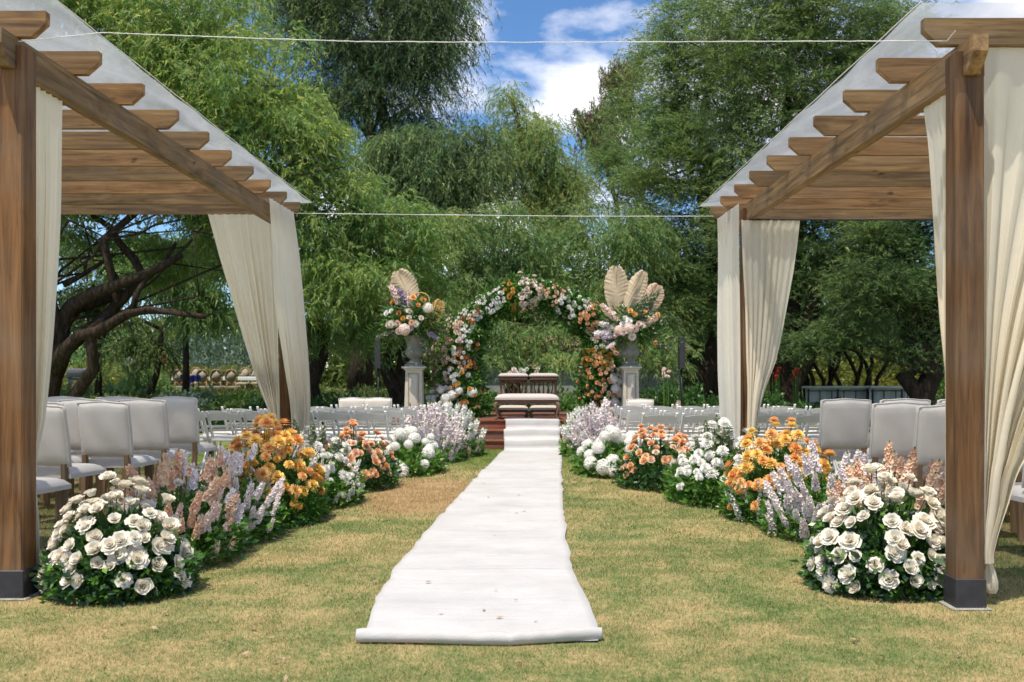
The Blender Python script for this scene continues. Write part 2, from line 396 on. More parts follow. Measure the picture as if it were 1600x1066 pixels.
m2 = N(t_, 'ShaderNodeMixShader'); t_.links.new(ramp(t_, nz, [(.3, (.42,)*3), (.7, (.72,)*3)]), m2.inputs[0])
t_.links.new(tr.outputs[0], m2.inputs[1]); t_.links.new(m1.outputs[0], m2.inputs[2])
o_ = N(t_, 'ShaderNodeOutputMaterial'); t_.links.new(m2.outputs[0], o_.inputs[0]); M_sheet = m_

# ------------------------------------------------------------------ ground
def gz(x, y):
    t = min(max((y-19)/19, 0), 1); t = t*t*(3-2*t); return .28*t
mb = MB(); ys = [-30, -10, 0, 8, 14, 18.5] + [19+i*1.5 for i in range(14)] + [44, 60, 100, 200, 400]; xs = [-300, -120, -50, -20, -8, 0, 8, 20, 50, 120, 300]
vs = [(x, y, gz(x, y)) for y in ys for x in xs]; nx = len(xs)
mb.add(vs, [(j*nx+i, j*nx+i+1, (j+1)*nx+i+1, (j+1)*nx+i) for j in range(len(ys)-1) for i in range(nx-1)], 0, True)
g = mb.build('ground', M_lawn); tag(g, 'lawn ground sheet under the whole garden', None, None, 'structure')

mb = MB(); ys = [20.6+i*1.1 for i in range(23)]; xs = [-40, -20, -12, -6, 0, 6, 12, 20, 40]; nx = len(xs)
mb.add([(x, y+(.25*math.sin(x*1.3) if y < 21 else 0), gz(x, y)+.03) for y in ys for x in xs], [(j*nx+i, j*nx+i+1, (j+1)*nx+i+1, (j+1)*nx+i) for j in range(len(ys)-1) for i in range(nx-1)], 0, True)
M_soil = plain('dark garden soil', (.07, .075, .035), .95, .4, 3, 20)  # the bed's own dark green brown soil colour
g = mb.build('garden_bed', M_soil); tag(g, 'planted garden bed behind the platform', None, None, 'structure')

def blades():
    out = []
    for (d0, d1, dens, h, w) in ((3.2, 5.2, 21000, .015, .0028), (5.2, 7.5, 10500, .017, .0038), (7.5, 11, 4600, .020, .0055), (11, 17, 1800, .024, .009)):
        xa = -(CX+60)*d1/F; xb = (1600-CX+60)*d1/F
        n = int(dens*(xb-xa)*(d1-d0)); x = rng.uniform(xa, xb, n); y = rng.uniform(d0, d1, n)
        # tufts: keep more where a coarse pattern is high
        k = (np.sin(x*7.1+np.sin(y*5.3)*2)*np.sin(y*8.3+np.sin(x*4.7)*2) + rng.uniform(-1.4, 1.4, n)) > -.55
        x = x[k]; y = y[k]; n = len(x)
        # no blades where the runner lies
        le, re = runner_edges(y); k = (x < le-.004) | (x > re+.004)
        x = x[k]; y = y[k]; n = len(x)
        a = rng.uniform(0, 2*PI, n); hh = h*rng.uniform(.45, 1.5, n); ln = rng.uniform(.2, 1.3, n)
        b = rng.uniform(0, 2*PI, n)
        p = np.stack([x, y, np.zeros(n)-.001], 1); s = np.stack([np.cos(a), np.sin(a), np.zeros(n)], 1)*w*.5
        tip = p + np.stack([np.cos(b)*ln*hh, np.sin(b)*ln*hh, hh], 1)
        out.append(np.stack([p-s, p+s, tip], 1).reshape(-1, 3))
    v = np.concatenate(out); f = np.arange(len(v)).reshape(-1, 3)
    return npmesh('grass', v, f, M_blade)
RE = [(1000, 566, 932), (985, 571, 931), (940, 588, 916), (900, 611, 898), (850, 650, 886), (800, 695, 881), (750, 741, 878), (703, 788, 878.5)]
rD = np.array([gd(y) for y, a, b in RE]); rL = np.array([wx(a, gd(y)) for y, a, b in RE]); rR = np.array([wx(b, gd(y)) for y, a, b in RE])
def runner_edges(y):
    y = np.asarray(y, dtype=float)
    l = np.interp(y, rD, rL) + .007*np.sin(y*4.3+np.sin(y*2.1)*2) + .005*np.sin(y*11.0+np.sin(y*3.3)*3); r = np.interp(y, rD, rR) + .008*np.sin(y*3.7+1+np.sin(y*1.7)*2) + .004*np.sin(y*9.7+np.sin(y*2.9)*3)
    far = (y > 16.25) | (y < 4.7)
    return np.where(far, 9e3, l), np.where(far, -9e3, r) if False else np.where(far, 9e3, r)
def _edges(y):
    l = np.interp(y, rD, rL) + .007*np.sin(y*4.3+np.sin(y*2.1)*2) + .005*np.sin(y*11.0+np.sin(y*3.3)*3); r = np.interp(y, rD, rR) + .008*np.sin(y*3.7+1+np.sin(y*1.7)*2) + .004*np.sin(y*9.7+np.sin(y*2.9)*3)
    return l, r
gr = link('grass', blades()); tag(gr, 'short dry and green lawn grass around the white runner', 'grass', None, 'stuff')

# fallen leaves on the lawn
mb = MB()
for i in range(110):
    y = rnd.uniform(3.9, 12); x = rnd.uniform(-(CX)*y/F, 780*y/F); a = rnd.uniform(0, 6.3); l = rnd.uniform(.010, .028); w = l*.45
    c = Vector((x, y, .024)); d = Vector((math.cos(a), math.sin(a), rnd.uniform(-.2, .4))); s = Vector((-math.sin(a), math.cos(a), rnd.uniform(-.3, .3)))
    mb.add([c-d*l, c+s*w+Vector((0, 0, .004)), c+d*l, c-s*w], [(0, 1, 2, 3)])
M_dead = plain('dead leaf', (.33, .235, .15), .8, .35, 30)
lf = mb.build('fallen_leaves', M_dead); tag(lf, 'small dry brown leaves scattered over the lawn', 'leaves', None, 'stuff')

# ------------------------------------------------------------------ platform with three steps, runner over it
PX0, PX1 = -2.35, 2.45
plat = thing('wooden_platform', 'red brown wooden platform with three steps under the flower arch', 'platform', (0.05, 16.2, 0))
stepY = [16.2, 16.5, 16.8]
for i, y0 in enumerate(stepY):
    z0, z1 = .15*i, .15*(i+1)
    b = MB().box(((PX0+PX1)/2, y0+.012, (z0+z1)/2-.012), (PX1-PX0-.004*i, .022, .15-.026)).build('riser', M_deck, plat)
    ye = stepY[i+1] if i < 2 else 20.2
    nb = 2 if i < 2 else 14; wdt = (ye-y0+.02)/nb
    for k in range(nb):
        b = MB().box(((PX0+PX1)/2, y0-.02+wdt*(k+.5), z1-.012), (PX1-PX0, wdt-.006, .024), None, .003).build('board', M_deck, plat)
for x in (PX0+.01, PX1-.01):
    MB().prism([(16.24, .0), (16.24, .125), (16.54, .125), (16.54, .274), (16.84, .274), (16.84, .42), (20.15, .42), (20.15, 0)], 'x', x-.009, x+.009).build('side_panel', M_deck, plat)

def runner():
    prof = []                                     # (y, z) along its length
    y = 4.74
    while y < 16.12: prof.append((y, .016 + .004*math.sin(y*5.1)+.003*math.sin(y*13.0))); y += .06
    prof += [(16.14, .02), (16.155, .03), (16.158, .075), (16.155, .15), (16.17, .168), (16.22, .172), (16.32, .165), (16.42, .168), (16.452, .18), (16.457, .23), (16.456, .295), (16.47, .316), (16.52, .32),
             (16.62, .314), (16.72, .318), (16.752, .33), (16.757, .38), (16.756, .445), (16.77, .466), (16.82, .470), (17.0, .464), (17.35, .462)]
    nu = 24; vs = []; up = []
    for (y, z) in prof:
        if y < 16.13: l, r = _edges(y)
        else:
            q = min((y-16.13)/1.0, 1); l0, r0 = wx(788, 16.2), wx(878.5, 16.2); l, r = l0+.015*math.sin(y*14), r0-.05*q+.01*math.sin(y*11)
        for i in range(nu+1):
            u = i/nu; x = l+(r-l)*u
            vs.append((x, y, z + .004*math.sin(x*6+y*2.3)+.003*math.sin(y*7.7+x*3)))
    n = len(prof); fs = [(j*(nu+1)+i, j*(nu+1)+i+1, (j+1)*(nu+1)+i+1, (j+1)*(nu+1)+i) for j in range(n-1) for i in range(nu)]
    m = MB(); m.add(vs, fs, 0, True)
    # thickness: skirt at both edges
    b = len(m.v)
    for e in (0, nu):
        for j in range(n):
            p = vs[j*(nu+1)+e]; m.v.append((p[0], p[1] + (.008 if p[1] > 16.13 else 0), max(p[2]-.014, .001)))
    for ei, e in enumerate((0, nu)):
        for j in range(n-1):
            a0, a1 = j*(nu+1)+e, (j+1)*(nu+1)+e; b0, b1 = b+ei*n+j, b+ei*n+j+1
            m.f.append((a0, a1, b1, b0)); m.m.append(0); m.sm.append(False)
    return m
run = thing('aisle_runner', 'long white felt runner laid from the lawn up the platform steps', 'carpet', (0, 4.7, 0))
runner().build('carpet_sheet', M_runner, run)
# the unused end is rolled up: a slightly bent roll, with a dent
m = MB(); pts = []
X0, X1 = wx(557, 4.72), wx(941, 4.72); XD = wx(797, 4.7)
for i in range(60):
    u = i/59; x = X0+(X1-X0)*u
    yy = 4.74-.045*min(1, (x-X0)/(XD-X0)) if x < XD else 4.695+.09*((x-XD)/(X1-XD))
    r = .031 + .0015*math.sin(u*23) + .001*math.sin(u*61) - (.006*math.exp(-((x-XD)/.018)**2))
    pts.append((x, yy, r+.003+.002*math.sin(u*9), r))
n = 22; vs = []
for (x, y, z, r) in pts:
    for k in range(n):
        a = 2*PI*k/n; rr = r*(1+.03*math.sin(3*a+x*4)); vs.append((x, y+rr*math.cos(a), z+rr*math.sin(a)))
fs = [(i*n+k, i*n+(k+1) % n, (i+1)*n+(k+1) % n, (i+1)*n+k) for i in range(len(pts)-1) for k in range(n)]
m.add(vs, fs, 0, True)
for i in (0, len(pts)-1):                         # the spiral of cloth at both ends
    x, y, z, r = pts[i]; sp = []
    for k in range(60):
        a = k*.38; q = r*(1-k/62); sp.append((x+(.002 if i else -.002), y+q*math.cos(a), z+q*math.sin(a)))
    m.tube(sp, .0022, 4); m.add([vs[i*n+k] for k in range(n)], [tuple(range(n))])
m.build('rolled_end', M_runner, run)

# ------------------------------------------------------------------ pergolas
def chamfer_rafter(x0, x1, h, tips):
    """board in x with its lower corner cut at the ends named in tips"""
    c = .085; p = [(x0, 0), (x1, 0)]
    poly = []
    if 'a' in tips: poly += [(x0, h), (x0, h*.52), (x0+c, 0.0)]
    else: poly += [(x0, h), (x0, 0)]
    if 'b' in tips: poly += [(x1-c, 0.0), (x1, h*.52), (x1, h)]
    else: poly += [(x1, 0), (x1, h)]
    return poly
def pergola(side, label, tipX, beamX, beamT, postX0, postX1, outX, zb, D0, step, posts, sheet_in, ends, yoff=0):
    """side -1 left, +1 right; zb = underside of the beams"""
    sx = side; zr = zb+.195
    root = thing('pergola', label, 'pergola', (sx*(postX0+outX)/2, D0+3, 0))
    Dn = D0+9*step; pw = postX1-postX0
    outTip = outX+pw+.1
    for k in range(10):
        y = D0+k*step; a, b = sorted((sx*(tipX-rnd.uniform(-.012, .012)), sx*outTip))
        hh = .145; m = MB(); m.prism([(x, z+zr-.008+rnd.uniform(-.002, .002)*0) for x, z in chamfer_rafter(a, b, hh, 'ab')], 'y', y-.0275, y+.0275)
        m.build('rafter', M_woodx, root)
    for bx in (beamX, outX+pw/2-beamT/2):
        xa, xb = sorted((sx*bx, sx*(bx+beamT)))
        y0, y1 = ends; c = .09
        m = MB(); m.prism([(y0, zr-.010), (y0, zb+.10), (y0+c, zb), (y1-c, zb), (y1, zb+.10), (y1, zr-.010)], 'x', xa, xb)
        m.build('beam', M_woody, root)
    for (px, py, inner) in [(postX0, posts[0], 1), (postX0, posts[1], 1), (outX, posts[0], 0), (outX, posts[1], 0)]:
        xa, xb = sorted((sx*px, sx*(px+pw))); c = .010
        m = MB(); ya, yb = py, py+pw
        poly = [(xa+c, ya), (xb-c, ya), (xb, ya+c), (xb, yb-c), (xb-c, yb), (xa+c, yb), (xa, yb-c), (xa, ya+c)]
        m.prism(poly, 'z', .16, zb-.002)
        # cheeks either side of the beam
        bx = beamX if inner else outX+pw/2-beamT/2; ba, bb = sorted((sx*bx, sx*(bx+beamT)))
        if ba-xa > .02: m.box(((xa+ba)/2-.001, (ya+yb)/2, zb+.066), (ba-xa-.004, pw-.004, .135))
        if xb-bb > .02: m.box(((bb+xb)/2+.001, (ya+yb)/2, zb+.066), (xb-bb-.004, pw-.004, .135))
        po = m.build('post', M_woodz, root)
        MB().box(((xa+xb)/2, (ya+yb)/2, .085), (pw+.014, pw+.014, .165), None, .004).build('post_shoe', M_steel, po)
        MB().box(((xa+xb)/2, (ya+yb)/2, .006), (pw+.06, pw+.05, .012), None, .006).build('footing', M_pad, po)
        for zz in (zb+.03, zb+.10):
            for fx in (.3, .7):
                MB().lathe([(.011, 0), (.011, .006), (.006, .010)], (0, 0, 0), 8).build('bolt', M_bolt, po).matrix_local = \
                    Matrix.Translation(Vector((xa if sx > 0 else xb, ya+pw*fx, zz))-off(po)) @ Matrix.Rotation(-sx*PI/2, 4, 'Y')
    # roof sheet with small waves, resting on the rafters, hemmed edge
    xa, xb = sorted((sx*sheet_in, sx*(outTip+.1))); ya, yb = D0-.22, Dn+.12
    nu, nv = 46, 110; vs = []; zt = zr+.137
    for j in range(nv+1):
        y = ya+(yb-ya)*j/nv; ph = (y-D0)/step*2*PI
        for i in range(nu+1):
            x = xa+(xb-xa)*i/nu
            e = 0 if sx > 0 else 0
            sag = -.012*(1-math.cos(ph))*.5 if D0 < y < Dn else 0
            inn = abs(x)-sheet_in
            z = zt+.014 + sag + .006*math.sin(x*3.1+y*1.7)+.004*math.sin(x*7+y*4.1) + .0*inn
            vs.append((x, y, z))
    m = MB().add(vs, [(j*(nu+1)+i, j*(nu+1)+i+1, (j+1)*(nu+1)+i+1, (j+1)*(nu+1)+i) for j in range(nv) for i in range(nu)], 0, True)
    sh = m.build('roof_sheet', M_sheet, root)
    hm = MB().tube([(sx*sheet_in, ya+(yb-ya)*i/40, zt+.016+.002*math.sin(i)) for i in range(41)], .0035, 5)
    hm.build('hem', M_string, sh)
    if side > 0: MB().tube([(beamX, posts[1]-.10, zb-.004), (outX+.05, posts[1]-.10, zb-.004)], .011, 6).build('curtain_rail', M_bolt, root)
    return root
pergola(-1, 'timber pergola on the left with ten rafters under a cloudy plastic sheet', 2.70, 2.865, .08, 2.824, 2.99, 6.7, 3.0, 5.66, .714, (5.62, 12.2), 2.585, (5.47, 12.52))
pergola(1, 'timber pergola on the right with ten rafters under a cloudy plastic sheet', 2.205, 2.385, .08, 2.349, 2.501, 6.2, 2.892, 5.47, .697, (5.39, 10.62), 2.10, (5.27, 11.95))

# ------------------------------------------------------------------ curtains
def smooth_interp(zs, vals, z):
    # monotone data from top to bottom, Catmull-Rom
    n = len(zs)
    for i in range(n-1):
        if zs[i] >= z >= zs[i+1]:
            t = (zs[i]-z)/(zs[i]-zs[i+1]+1e-9); p1, p2 = vals[i], vals[i+1]
            p0 = vals[i-1] if i else p1*2-p2; p3 = vals[i+2] if i+2 < n else p2*2-p1
            return .5*((2*p1)+(p2-p0)*t+(2*p0-5*p1+4*p2-p3)*t*t+(3*p1-p0-3*p2+p3)*t**3)
    return vals[-1] if z < zs[-1] else vals[0]
def curtain(label, levels, folds, amp, seed=0, nu=130, nv=60, band=None, tail=True):
    """levels: (z, (xl, yl), (xr, yr)) from top to bottom; the cloth is pleated between the two edges"""
    r = random.Random(seed); zs = [l[0] for l in levels]
    A = [Vector(l[1]) for l in levels]; B = [Vector(l[2]) for l in levels]
    w0 = (B[0]-A[0]).length; ph = [r.uniform(0, 6.3) for _ in range(6)]
    phi = [0]; 
    for i in range(nu): phi.append(phi[-1]+r.uniform(.6, 1.4))
    tot = phi[-1]; phi = [p/tot for p in phi]
    dz = [zs[0]-p for p in (r.uniform(0, .012) for _ in range(nu+1))]
    vs = []
    for j in range(nv+1):
        v = j/nv; z = zs[0]+(zs[-1]-zs[0])*v
        a = smooth_interp(zs, A, z); b = smooth_interp(zs, B, z); w = (b-a).length; d = (b-a)/max(w, 1e-5)
        nrm = Vector((-d.y, d.x))
        gather = min(1.0, w/w0)
        for i in range(nu+1):
            u = i/nu; q = phi[i]*folds*2*PI
            am = amp*(.35+.65*min(1, v*3))*(.8+.5*math.sin(q*.23+ph[0]))*(1+.9*(1-gather))
            f = am*(math.sin(q+ph[1]+.35*math.sin(v*3+ph[2]+u*5)) + .16*math.sin(1.7*q+ph[3]+v*1.5))
            s = .35*am*math.sin(2*q+ph[4])
            edge = math.sin(PI*min(1, u*8)/2)*math.sin(PI*min(1, (1-u)*8)/2)
            p = a+d*(u*w+s*edge) + nrm*f + nrm*(.02*math.sin(v*4+u*3+ph[5])*v)
            vs.append((p.x, p.y, z - (.006*abs(math.sin(q/2)) if j == 0 else 0)))
    m = MB().add(vs, [(j*(nu+1)+i, j*(nu+1)+i+1, (j+1)*(nu+1)+i+1, (j+1)*(nu+1)+i) for j in range(nv) for i in range(nu)], 0, True)
    pl = levels[-1]
    c = ((pl[1][0]+pl[2][0])/2, (pl[1][1]+pl[2][1])/2, 0)
    root = thing('curtain', label, 'curtain', c)
    m.build('fabric_panel', M_drape, root)
    if band:
        bz, bx, by, br = band
        MB().lathe([(br*.9, -.03), (br*1.08, -.015), (br*1.08, .015), (br*.9, .03)], (bx, by, bz), 20).build('tie_band', M_drape, root)
    return root
# left far: across the back rafter, and along the beam
D = 12.05
def XL(px): return wx(px, D)
curtain('cream curtain under the last rafter of the left pergola, drawn in to the back post',
    [(3.185, (XL(325), D), (-2.96, D)), (wz(400, D), (XL(343), D), (-2.955, D)), (wz(454, D), (XL(360), D), (-2.955, D)), (wz(527, D), (XL(381), D), (-2.955, D)), (wz(600, D), (XL(404), D), (-2.95, D)), (wz(660, D), (XL(426), D), (-2.95, D)), (.35, (XL(436), D+.02), (-2.93, D-.02)), (.04, (XL(432), D), (-2.90, D))], 9, .022, 1)
curtain('narrow cream curtain on the aisle side of the left back post',
    [(3.20, (-2.79, 10.95), (-2.76, 11.97)), (wz(400, 12), (-2.78, 11.05), (wx(468, 12), 11.98)), (wz(480, 12), (-2.78, 11.2), (wx(474, 12), 12.0)), (wz(560, 12), (-2.765, 11.55), (wx(479, 12), 12.0)), (wz(640, 12), (-2.745, 11.85), (wx(481, 12), 12.02)), (.35, (-2.74, 11.9), (wx(478, 12), 12.02)), (.04, (-2.74, 11.9), (wx(480, 12), 12.02))], 7, .024, 2)
# right far
D = 11.70
D = 10.52
curtain('cream curtain hung beside the right pergola back post, drawn in towards it',
    [(2.885, (wx(1158, D), D), (wx(1250, D), D)), (wz(400, D), (wx(1160, D), D), (wx(1243, D), D)), (wz(480, D), (wx(1164, D), D), (wx(1229, D), D)), (wz(560, D), (wx(1166, D), D), (wx(1213, D), D)), (wz(620, D), (wx(1168, D), D), (wx(1192, D), D)), (wz(670, D), (wx(1168, D), D), (wx(1183, D), D)), (.3, (wx(1168, D), D), (wx(1182, D), D)), (.04, (wx(1162, D), D), (wx(1184, D), D))], 8, .022, 3)
D = 11.70
curtain('narrow cream curtain on the aisle side of the right back post',
    [(3.075, (2.285, 11.74), (2.30, 10.62)), (wz(420, D), (wx(1123, D), 11.74), (2.29, 10.6)), (wz(520, D), (wx(1124, D), 11.74), (2.28, 10.55)), (wz(600, D), (wx(1126, D), 11.74), (2.27, 10.5)), (wz(680, D), (wx(1130, D), 11.7), (2.27, 10.5)), (.35, (wx(1136, D), 11.6), (2.26, 10.55)), (.04, (wx(1132, D), 11.6), (2.27, 10.5))], 8, .024, 4)
# near side curtains under the beams
curtain('cream curtain beneath the left beam, tied back behind the near left post',
    [(2.995, (-2.905, 5.82), (-2.905, 6.27)), (wz(330, 6.23), (-2.905, 5.82), (-2.905, 6.235)), (wz(450, 6.15), (-2.905, 5.82), (-2.905, 6.16)), (wz(543, 6.1), (-2.905, 5.82), (-2.905, 6.09)), (wz(660, 6), (-2.905, 5.81), (-2.905, 5.985)), (.72, (-2.905, 5.80), (-2.905, 5.87)), (.4, (-2.905, 5.80), (-2.905, 5.92)), (.03, (-2.905, 5.80), (-2.905, 5.95))], 6, .02, 5, band=(.72, -2.905, 5.835, .05))
curtain('cream curtain beneath the right beam, tied back behind the near right post',
    [(2.885, (2.425, 5.57), (2.425, 6.04)), (wz(260, 5.95), (2.425, 5.57), (2.425, 5.94)), (wz(360, 5.84), (2.425, 5.57), (2.425, 5.845)), (wz(500, 5.75), (2.425, 5.57), (2.425, 5.74)), (wz(627, 5.6), (2.425, 5.57), (2.425, 5.63)), (.8, (2.425, 5.57), (2.425, 5.62)), (.4, (2.425, 5.57), (2.425, 5.64)), (.03, (2.425, 5.57), (2.425, 5.66))], 6, .02, 6)
# near front curtains
D = 5.50
r_ = curtain('wide cream curtain right of the near right post, gathered low into a knot',
    [(3.09, (2.515, D), (4.9, D)), (2.4, (2.515, D), (4.05, D)), (1.8, (2.515, D), (3.42, D)), (1.3, (2.515, D), (3.03, D)), (wz(718, D), (2.518, D), (wx(1600, D), D)), (wz(790, D), (2.522, D), (wx(1572, D), D)), (wz(860, D), (2.53, D), (wx(1550, D), D)), (wz(878, D), (2.54, D), (wx(1548, D), D))], 12, .036, 7, nu=300)
m = MB(); prof = [(.020, .235), (.032, .215), (.045, .18), (.052, .13), (.046, .09), (.03, .065)]
n = 26; vs = []
for r, z in prof:
    for k in range(n):
        a = 2*PI*k/n; q = .68*r*(1+.28*math.sin(5*a+z*20)+.14*math.sin(9*a+2)); vs.append((2.575+q*math.cos(a)*.85+(.235-z)*.10, D+q*math.sin(a)*.8, z))
m.add(vs, [(i*n+k, i*n+(k+1) % n, (i+1)*n+(k+1) % n, (i+1)*n+k) for i in range(len(prof)-1) for k in range(n)]+[tuple(range((len(prof)-1)*n, len(prof)*n))], 0, True)
m.build('knotted_tail', M_drape, r_)
curtain('wide cream curtain left of the near left post, mostly outside the frame',
    [(3.19, (-5.3, 5.72), (-3.01, 5.72)), (2.4, (-4.5, 5.72), (-3.01, 5.72)), (1.6, (-3.8, 5.72), (-3.01, 5.72)), (.8, (-3.3, 5.72), (-3.015, 5.72)), (.3, (-3.1, 5.72), (-3.02, 5.72)), (.05, (-3.15, 5.72), (-3.02, 5.72))], 12, .034, 8, nu=240)

# cords strung between the pergolas
def cord(label, pts, r, fuzz):
    out = []
    for i in range(len(pts)-1):
        a, b = Vector(pts[i]), Vector(pts[i+1])
        for k in range(24): t = k/24; p = a.lerp(b, t); out.append((p.x, p.y+rnd.uniform(-1, 1)*fuzz, p.z+rnd.uniform(-1, 1)*fuzz))
    out.append(pts[-1]); m = MB().tube(out, [r*rnd.uniform(.8, 1.25) for _ in out], 6)
    return single(m, 'cord', M_string, label, 'cord')
D = 5.42
cord('fuzzy white cord strung high between the two near pergola posts', [(wx(2, D), 5.60, wz(48, D)), (wx(160, D), D, wz(51, D)), (wx(260, D), D, wz(55, D)), (wx(400, D), D, wz(60, D)), (wx(560, D), D, wz(65, D)), (wx(820, D), D, wz(66.5, D)), (wx(1150, D), D, wz(65, D)), (wx(1480, 5.38), 5.38, wz(64, 5.38)), (wx(1493, 5.33), 5.33, wz(48, 5.33))], .0025, .0012)
D = 11.9
cord('thin white cord strung between the back ends of the pergolas', [(wx(440, 12.1), 12.1, wz(333, 12.1)), (wx(600, D), D, wz(335, D)), (wx(900, D), D, wz(338, D)), (wx(1120, 11.9), 11.9, wz(338, D))], .0034, .0008)

# ------------------------------------------------------------------ flower shapes (unit size, +z is where they face)
def petal(m, az, rb, length, width, t0, t1, mi=0, nu=2, nv=3, cup=.25, z0=0.0, waist=.55):
    """a curved petal: starts at radius rb, leans t0 (from vertical) at its base and t1 at its tip"""
    ca, sa = math.cos(az), math.sin(az); vs = []; r, z = rb, z0
    for j in range(nv+1):
        s = j/nv; th = math.radians(t0+(t1-t0)*s)
        if j: r += math.sin(th)*length/nv; z += math.cos(th)*length/nv
        wd = width*(waist+(1-waist)*math.sin(PI*min(1, s*1.25+.1)*.5))*(1 if s < .9 else .72)
        for i in range(nu+1):
            u = (i/nu-.5)*2; tt = u*wd/2; inw = cup*wd*u*u*.5
            rr = r-inw*math.cos(th); zz = z+inw*math.sin(th)
            vs.append((rr*ca-tt*sa, rr*sa+tt*ca, zz))
    m.add(vs, [(j*(nu+1)+i, j*(nu+1)+i+1, (j+1)*(nu+1)+i+1, (j+1)*(nu+1)+i) for j in range(nv) for i in range(nu)], mi, True)
def rose_mesh(name, mt, seed=0, openness=1.0):
    r = random.Random(seed); m = MB()
    L_ = [(5, .16, 1.05, 1.15, 42, 102), (6, .13, .98, 1.0, 30, 82), (6, .10, .90, .85, 20, 52), (5, .07, .80, .68, 12, 28), (5, .05, .72, .5, 4, 8), (3, .02, .66, .34, -4, -8)]
    for k, (n, rb, ln, wd, a, b) in enumerate(L_):
        o = r.uniform(0, 6); wd *= 1.12
        for i in range(n):
            petal(m, o+2*PI*i/n+r.uniform(-.15, .15), rb, ln*r.uniform(.92, 1.06), wd*r.uniform(.9, 1.1), a*openness, b*openness+r.uniform(-12, 12), 0, 2, 3, .28, -.45+.05*k)
    return m.mesh(name, mt)
def mum_mesh(name, mt, layers=6, flat=.55, seed=0, centre=None):
    r = random.Random(seed); m = MB()
    for k in range(layers):
        f = k/(layers-1); n = int(20-f*11); th = 96-82*f
        for i in range(n):
            petal(m, 2*PI*i/n+k*.37+r.uniform(-.1, .1), .03, (.98-.52*f)*r.uniform(.88, 1.08), .21, th-14, th+6-24*(1-f)*0-16*f, 0, 1, 2, .0, -.08+flat*.28*f, .7)
    if centre: m.lathe([(.2, .1), (.18, .2), (.08, .27)], (0, 0, 0), 8, 1)
    return m.mesh(name, [mt, centre] if centre else mt)
def pom_mesh(name, mt, seed=0, n=70, ps=.42):
    """ball of many short petals"""
    r = random.Random(seed); m = MB()
    for i in range(n):
        z = 1-2*(i+.5)/n*.78; a = i*2.39996; q = math.sqrt(max(0, 1-z*z)); d = Vector((q*math.cos(a), q*math.sin(a), z))
        s = d.cross(Vector((0, 0, 1)) if abs(d.z) < .9 else Vector((1, 0, 0))).normalized(); u = s.cross(d)
        c = d*.62; k = ps*r.uniform(.85, 1.15); tilt = (u*.55+d*.8).normalized()
        m.add([c-s*k*.35, c+s*k*.35, c+tilt*k+s*k*.42, c+tilt*k*1.15, c+tilt*k-s*k*.42], [(0, 1, 2, 3, 4)], 0)
    m.lathe([(.1, -.62), (.6, -.3), (.66, .1), (.5, .45), (.12, .66)], (0, 0, 0), 10, 0)
    return m.mesh(name, mt)
def hydr_mesh(name, mt, seed=0, n=110, k=.20):
    """mop head of four-petalled florets"""
    r = random.Random(seed); m = MB()
    for i in range(n):
        z = 1-2*(i+.5)/n*.85; a = i*2.39996; q = math.sqrt(max(0, 1-z*z)); d = Vector((q*math.cos(a), q*math.sin(a), z*.88))
        d2 = (d+Vector((r.uniform(-.3, .3), r.uniform(-.3, .3), r.uniform(-.2, .3)))).normalized()
        s = d2.orthogonal().normalized(); u = s.cross(d2); o = r.uniform(0, 1.6); c = d*(.86+r.uniform(-.05, .05))
        for j in range(4):
            e = s*math.cos(o+j*PI/2)+u*math.sin(o+j*PI/2); g = d2.cross(e)
            m.add([c, c+e*k*.6+g*k*.42+d2*.03, c+e*k+d2*.06, c+e*k*.6-g*k*.42+d2*.03], [(0, 1, 2, 3)], 0)
    m.lathe([(.1, -.7), (.66, -.35), (.76, .05), (.6, .45), (.1, .72)], (0, 0, 0), 10, 0)
    return m.mesh(name, mt)
def spike_mesh(name, mt, green, seed=0, n=58, rad=.125, fl=.115, taper=.65):
    """flower spike one unit tall, florets spiralling up a stem, buds at its tip"""
    r = random.Random(seed); m = MB(); m.tube([(0, 0, -.4), (0, 0, .98)], [.014, .007], 5, 1)
    for i in range(n):
        t = i/n; z = .04+.90*t; a = i*2.39996; rr = rad*(1-taper*t**1.6)*r.uniform(.45, 1.35); d = Vector((math.cos(a), math.sin(a), .35)).normalized()
        c = Vector((d.x*rr, d.y*rr, z)); s = d.orthogonal().normalized(); u = s.cross(d); k = fl*(1-.6*t**1.8)*r.uniform(.8, 1.2); o = r.uniform(0, 1.5)
        if t > .9:
            m.lathe([(.008, -.02), (.018, 0), (.006, .025)], (d.x*.02, d.y*.02, z), 5, 1); continue
        for j in range(5):
            e = s*math.cos(o+j*1.2566)+u*math.sin(o+j*1.2566); g = d.cross(e)
            m.add([c-d*.03, c+e*k*.62+g*k*.46+d*.02, c+e*k+d*(.03+r.uniform(-.02, .03)), c+e*k*.62-g*k*.46+d*.02], [(0, 1, 2, 3)], 0)
    return m.mesh(name, [mt, green])
FL = {}
def fl(kind, colour):
    key = (kind, colour.name)
    if key not in FL:
        FL[key] = [{'rose': lambda s: rose_mesh('rose', colour, s, (.98, .86, .74, .62, .5)[s]), 'chrysanthemum': lambda s: mum_mesh('chrysanthemum', colour, 6, .6, s),
                    'button_flower': lambda s: pom_mesh('button_flower', colour, s), 'hydrangea': lambda s: hydr_mesh('hydrangea', colour, s),
                    'stock_spike': lambda s: spike_mesh('stock_spike', colour, L_fern, s), 'delphinium': lambda s: spike_mesh('delphinium', colour, L_fern, s, 44, .085, .095, .6),
                    'snapdragon': lambda s: spike_mesh('snapdragon', colour, L_fern, s, 26, .09, .10, .5)}[kind](s) for s in range(5)]
    return rnd.choice(FL[key])

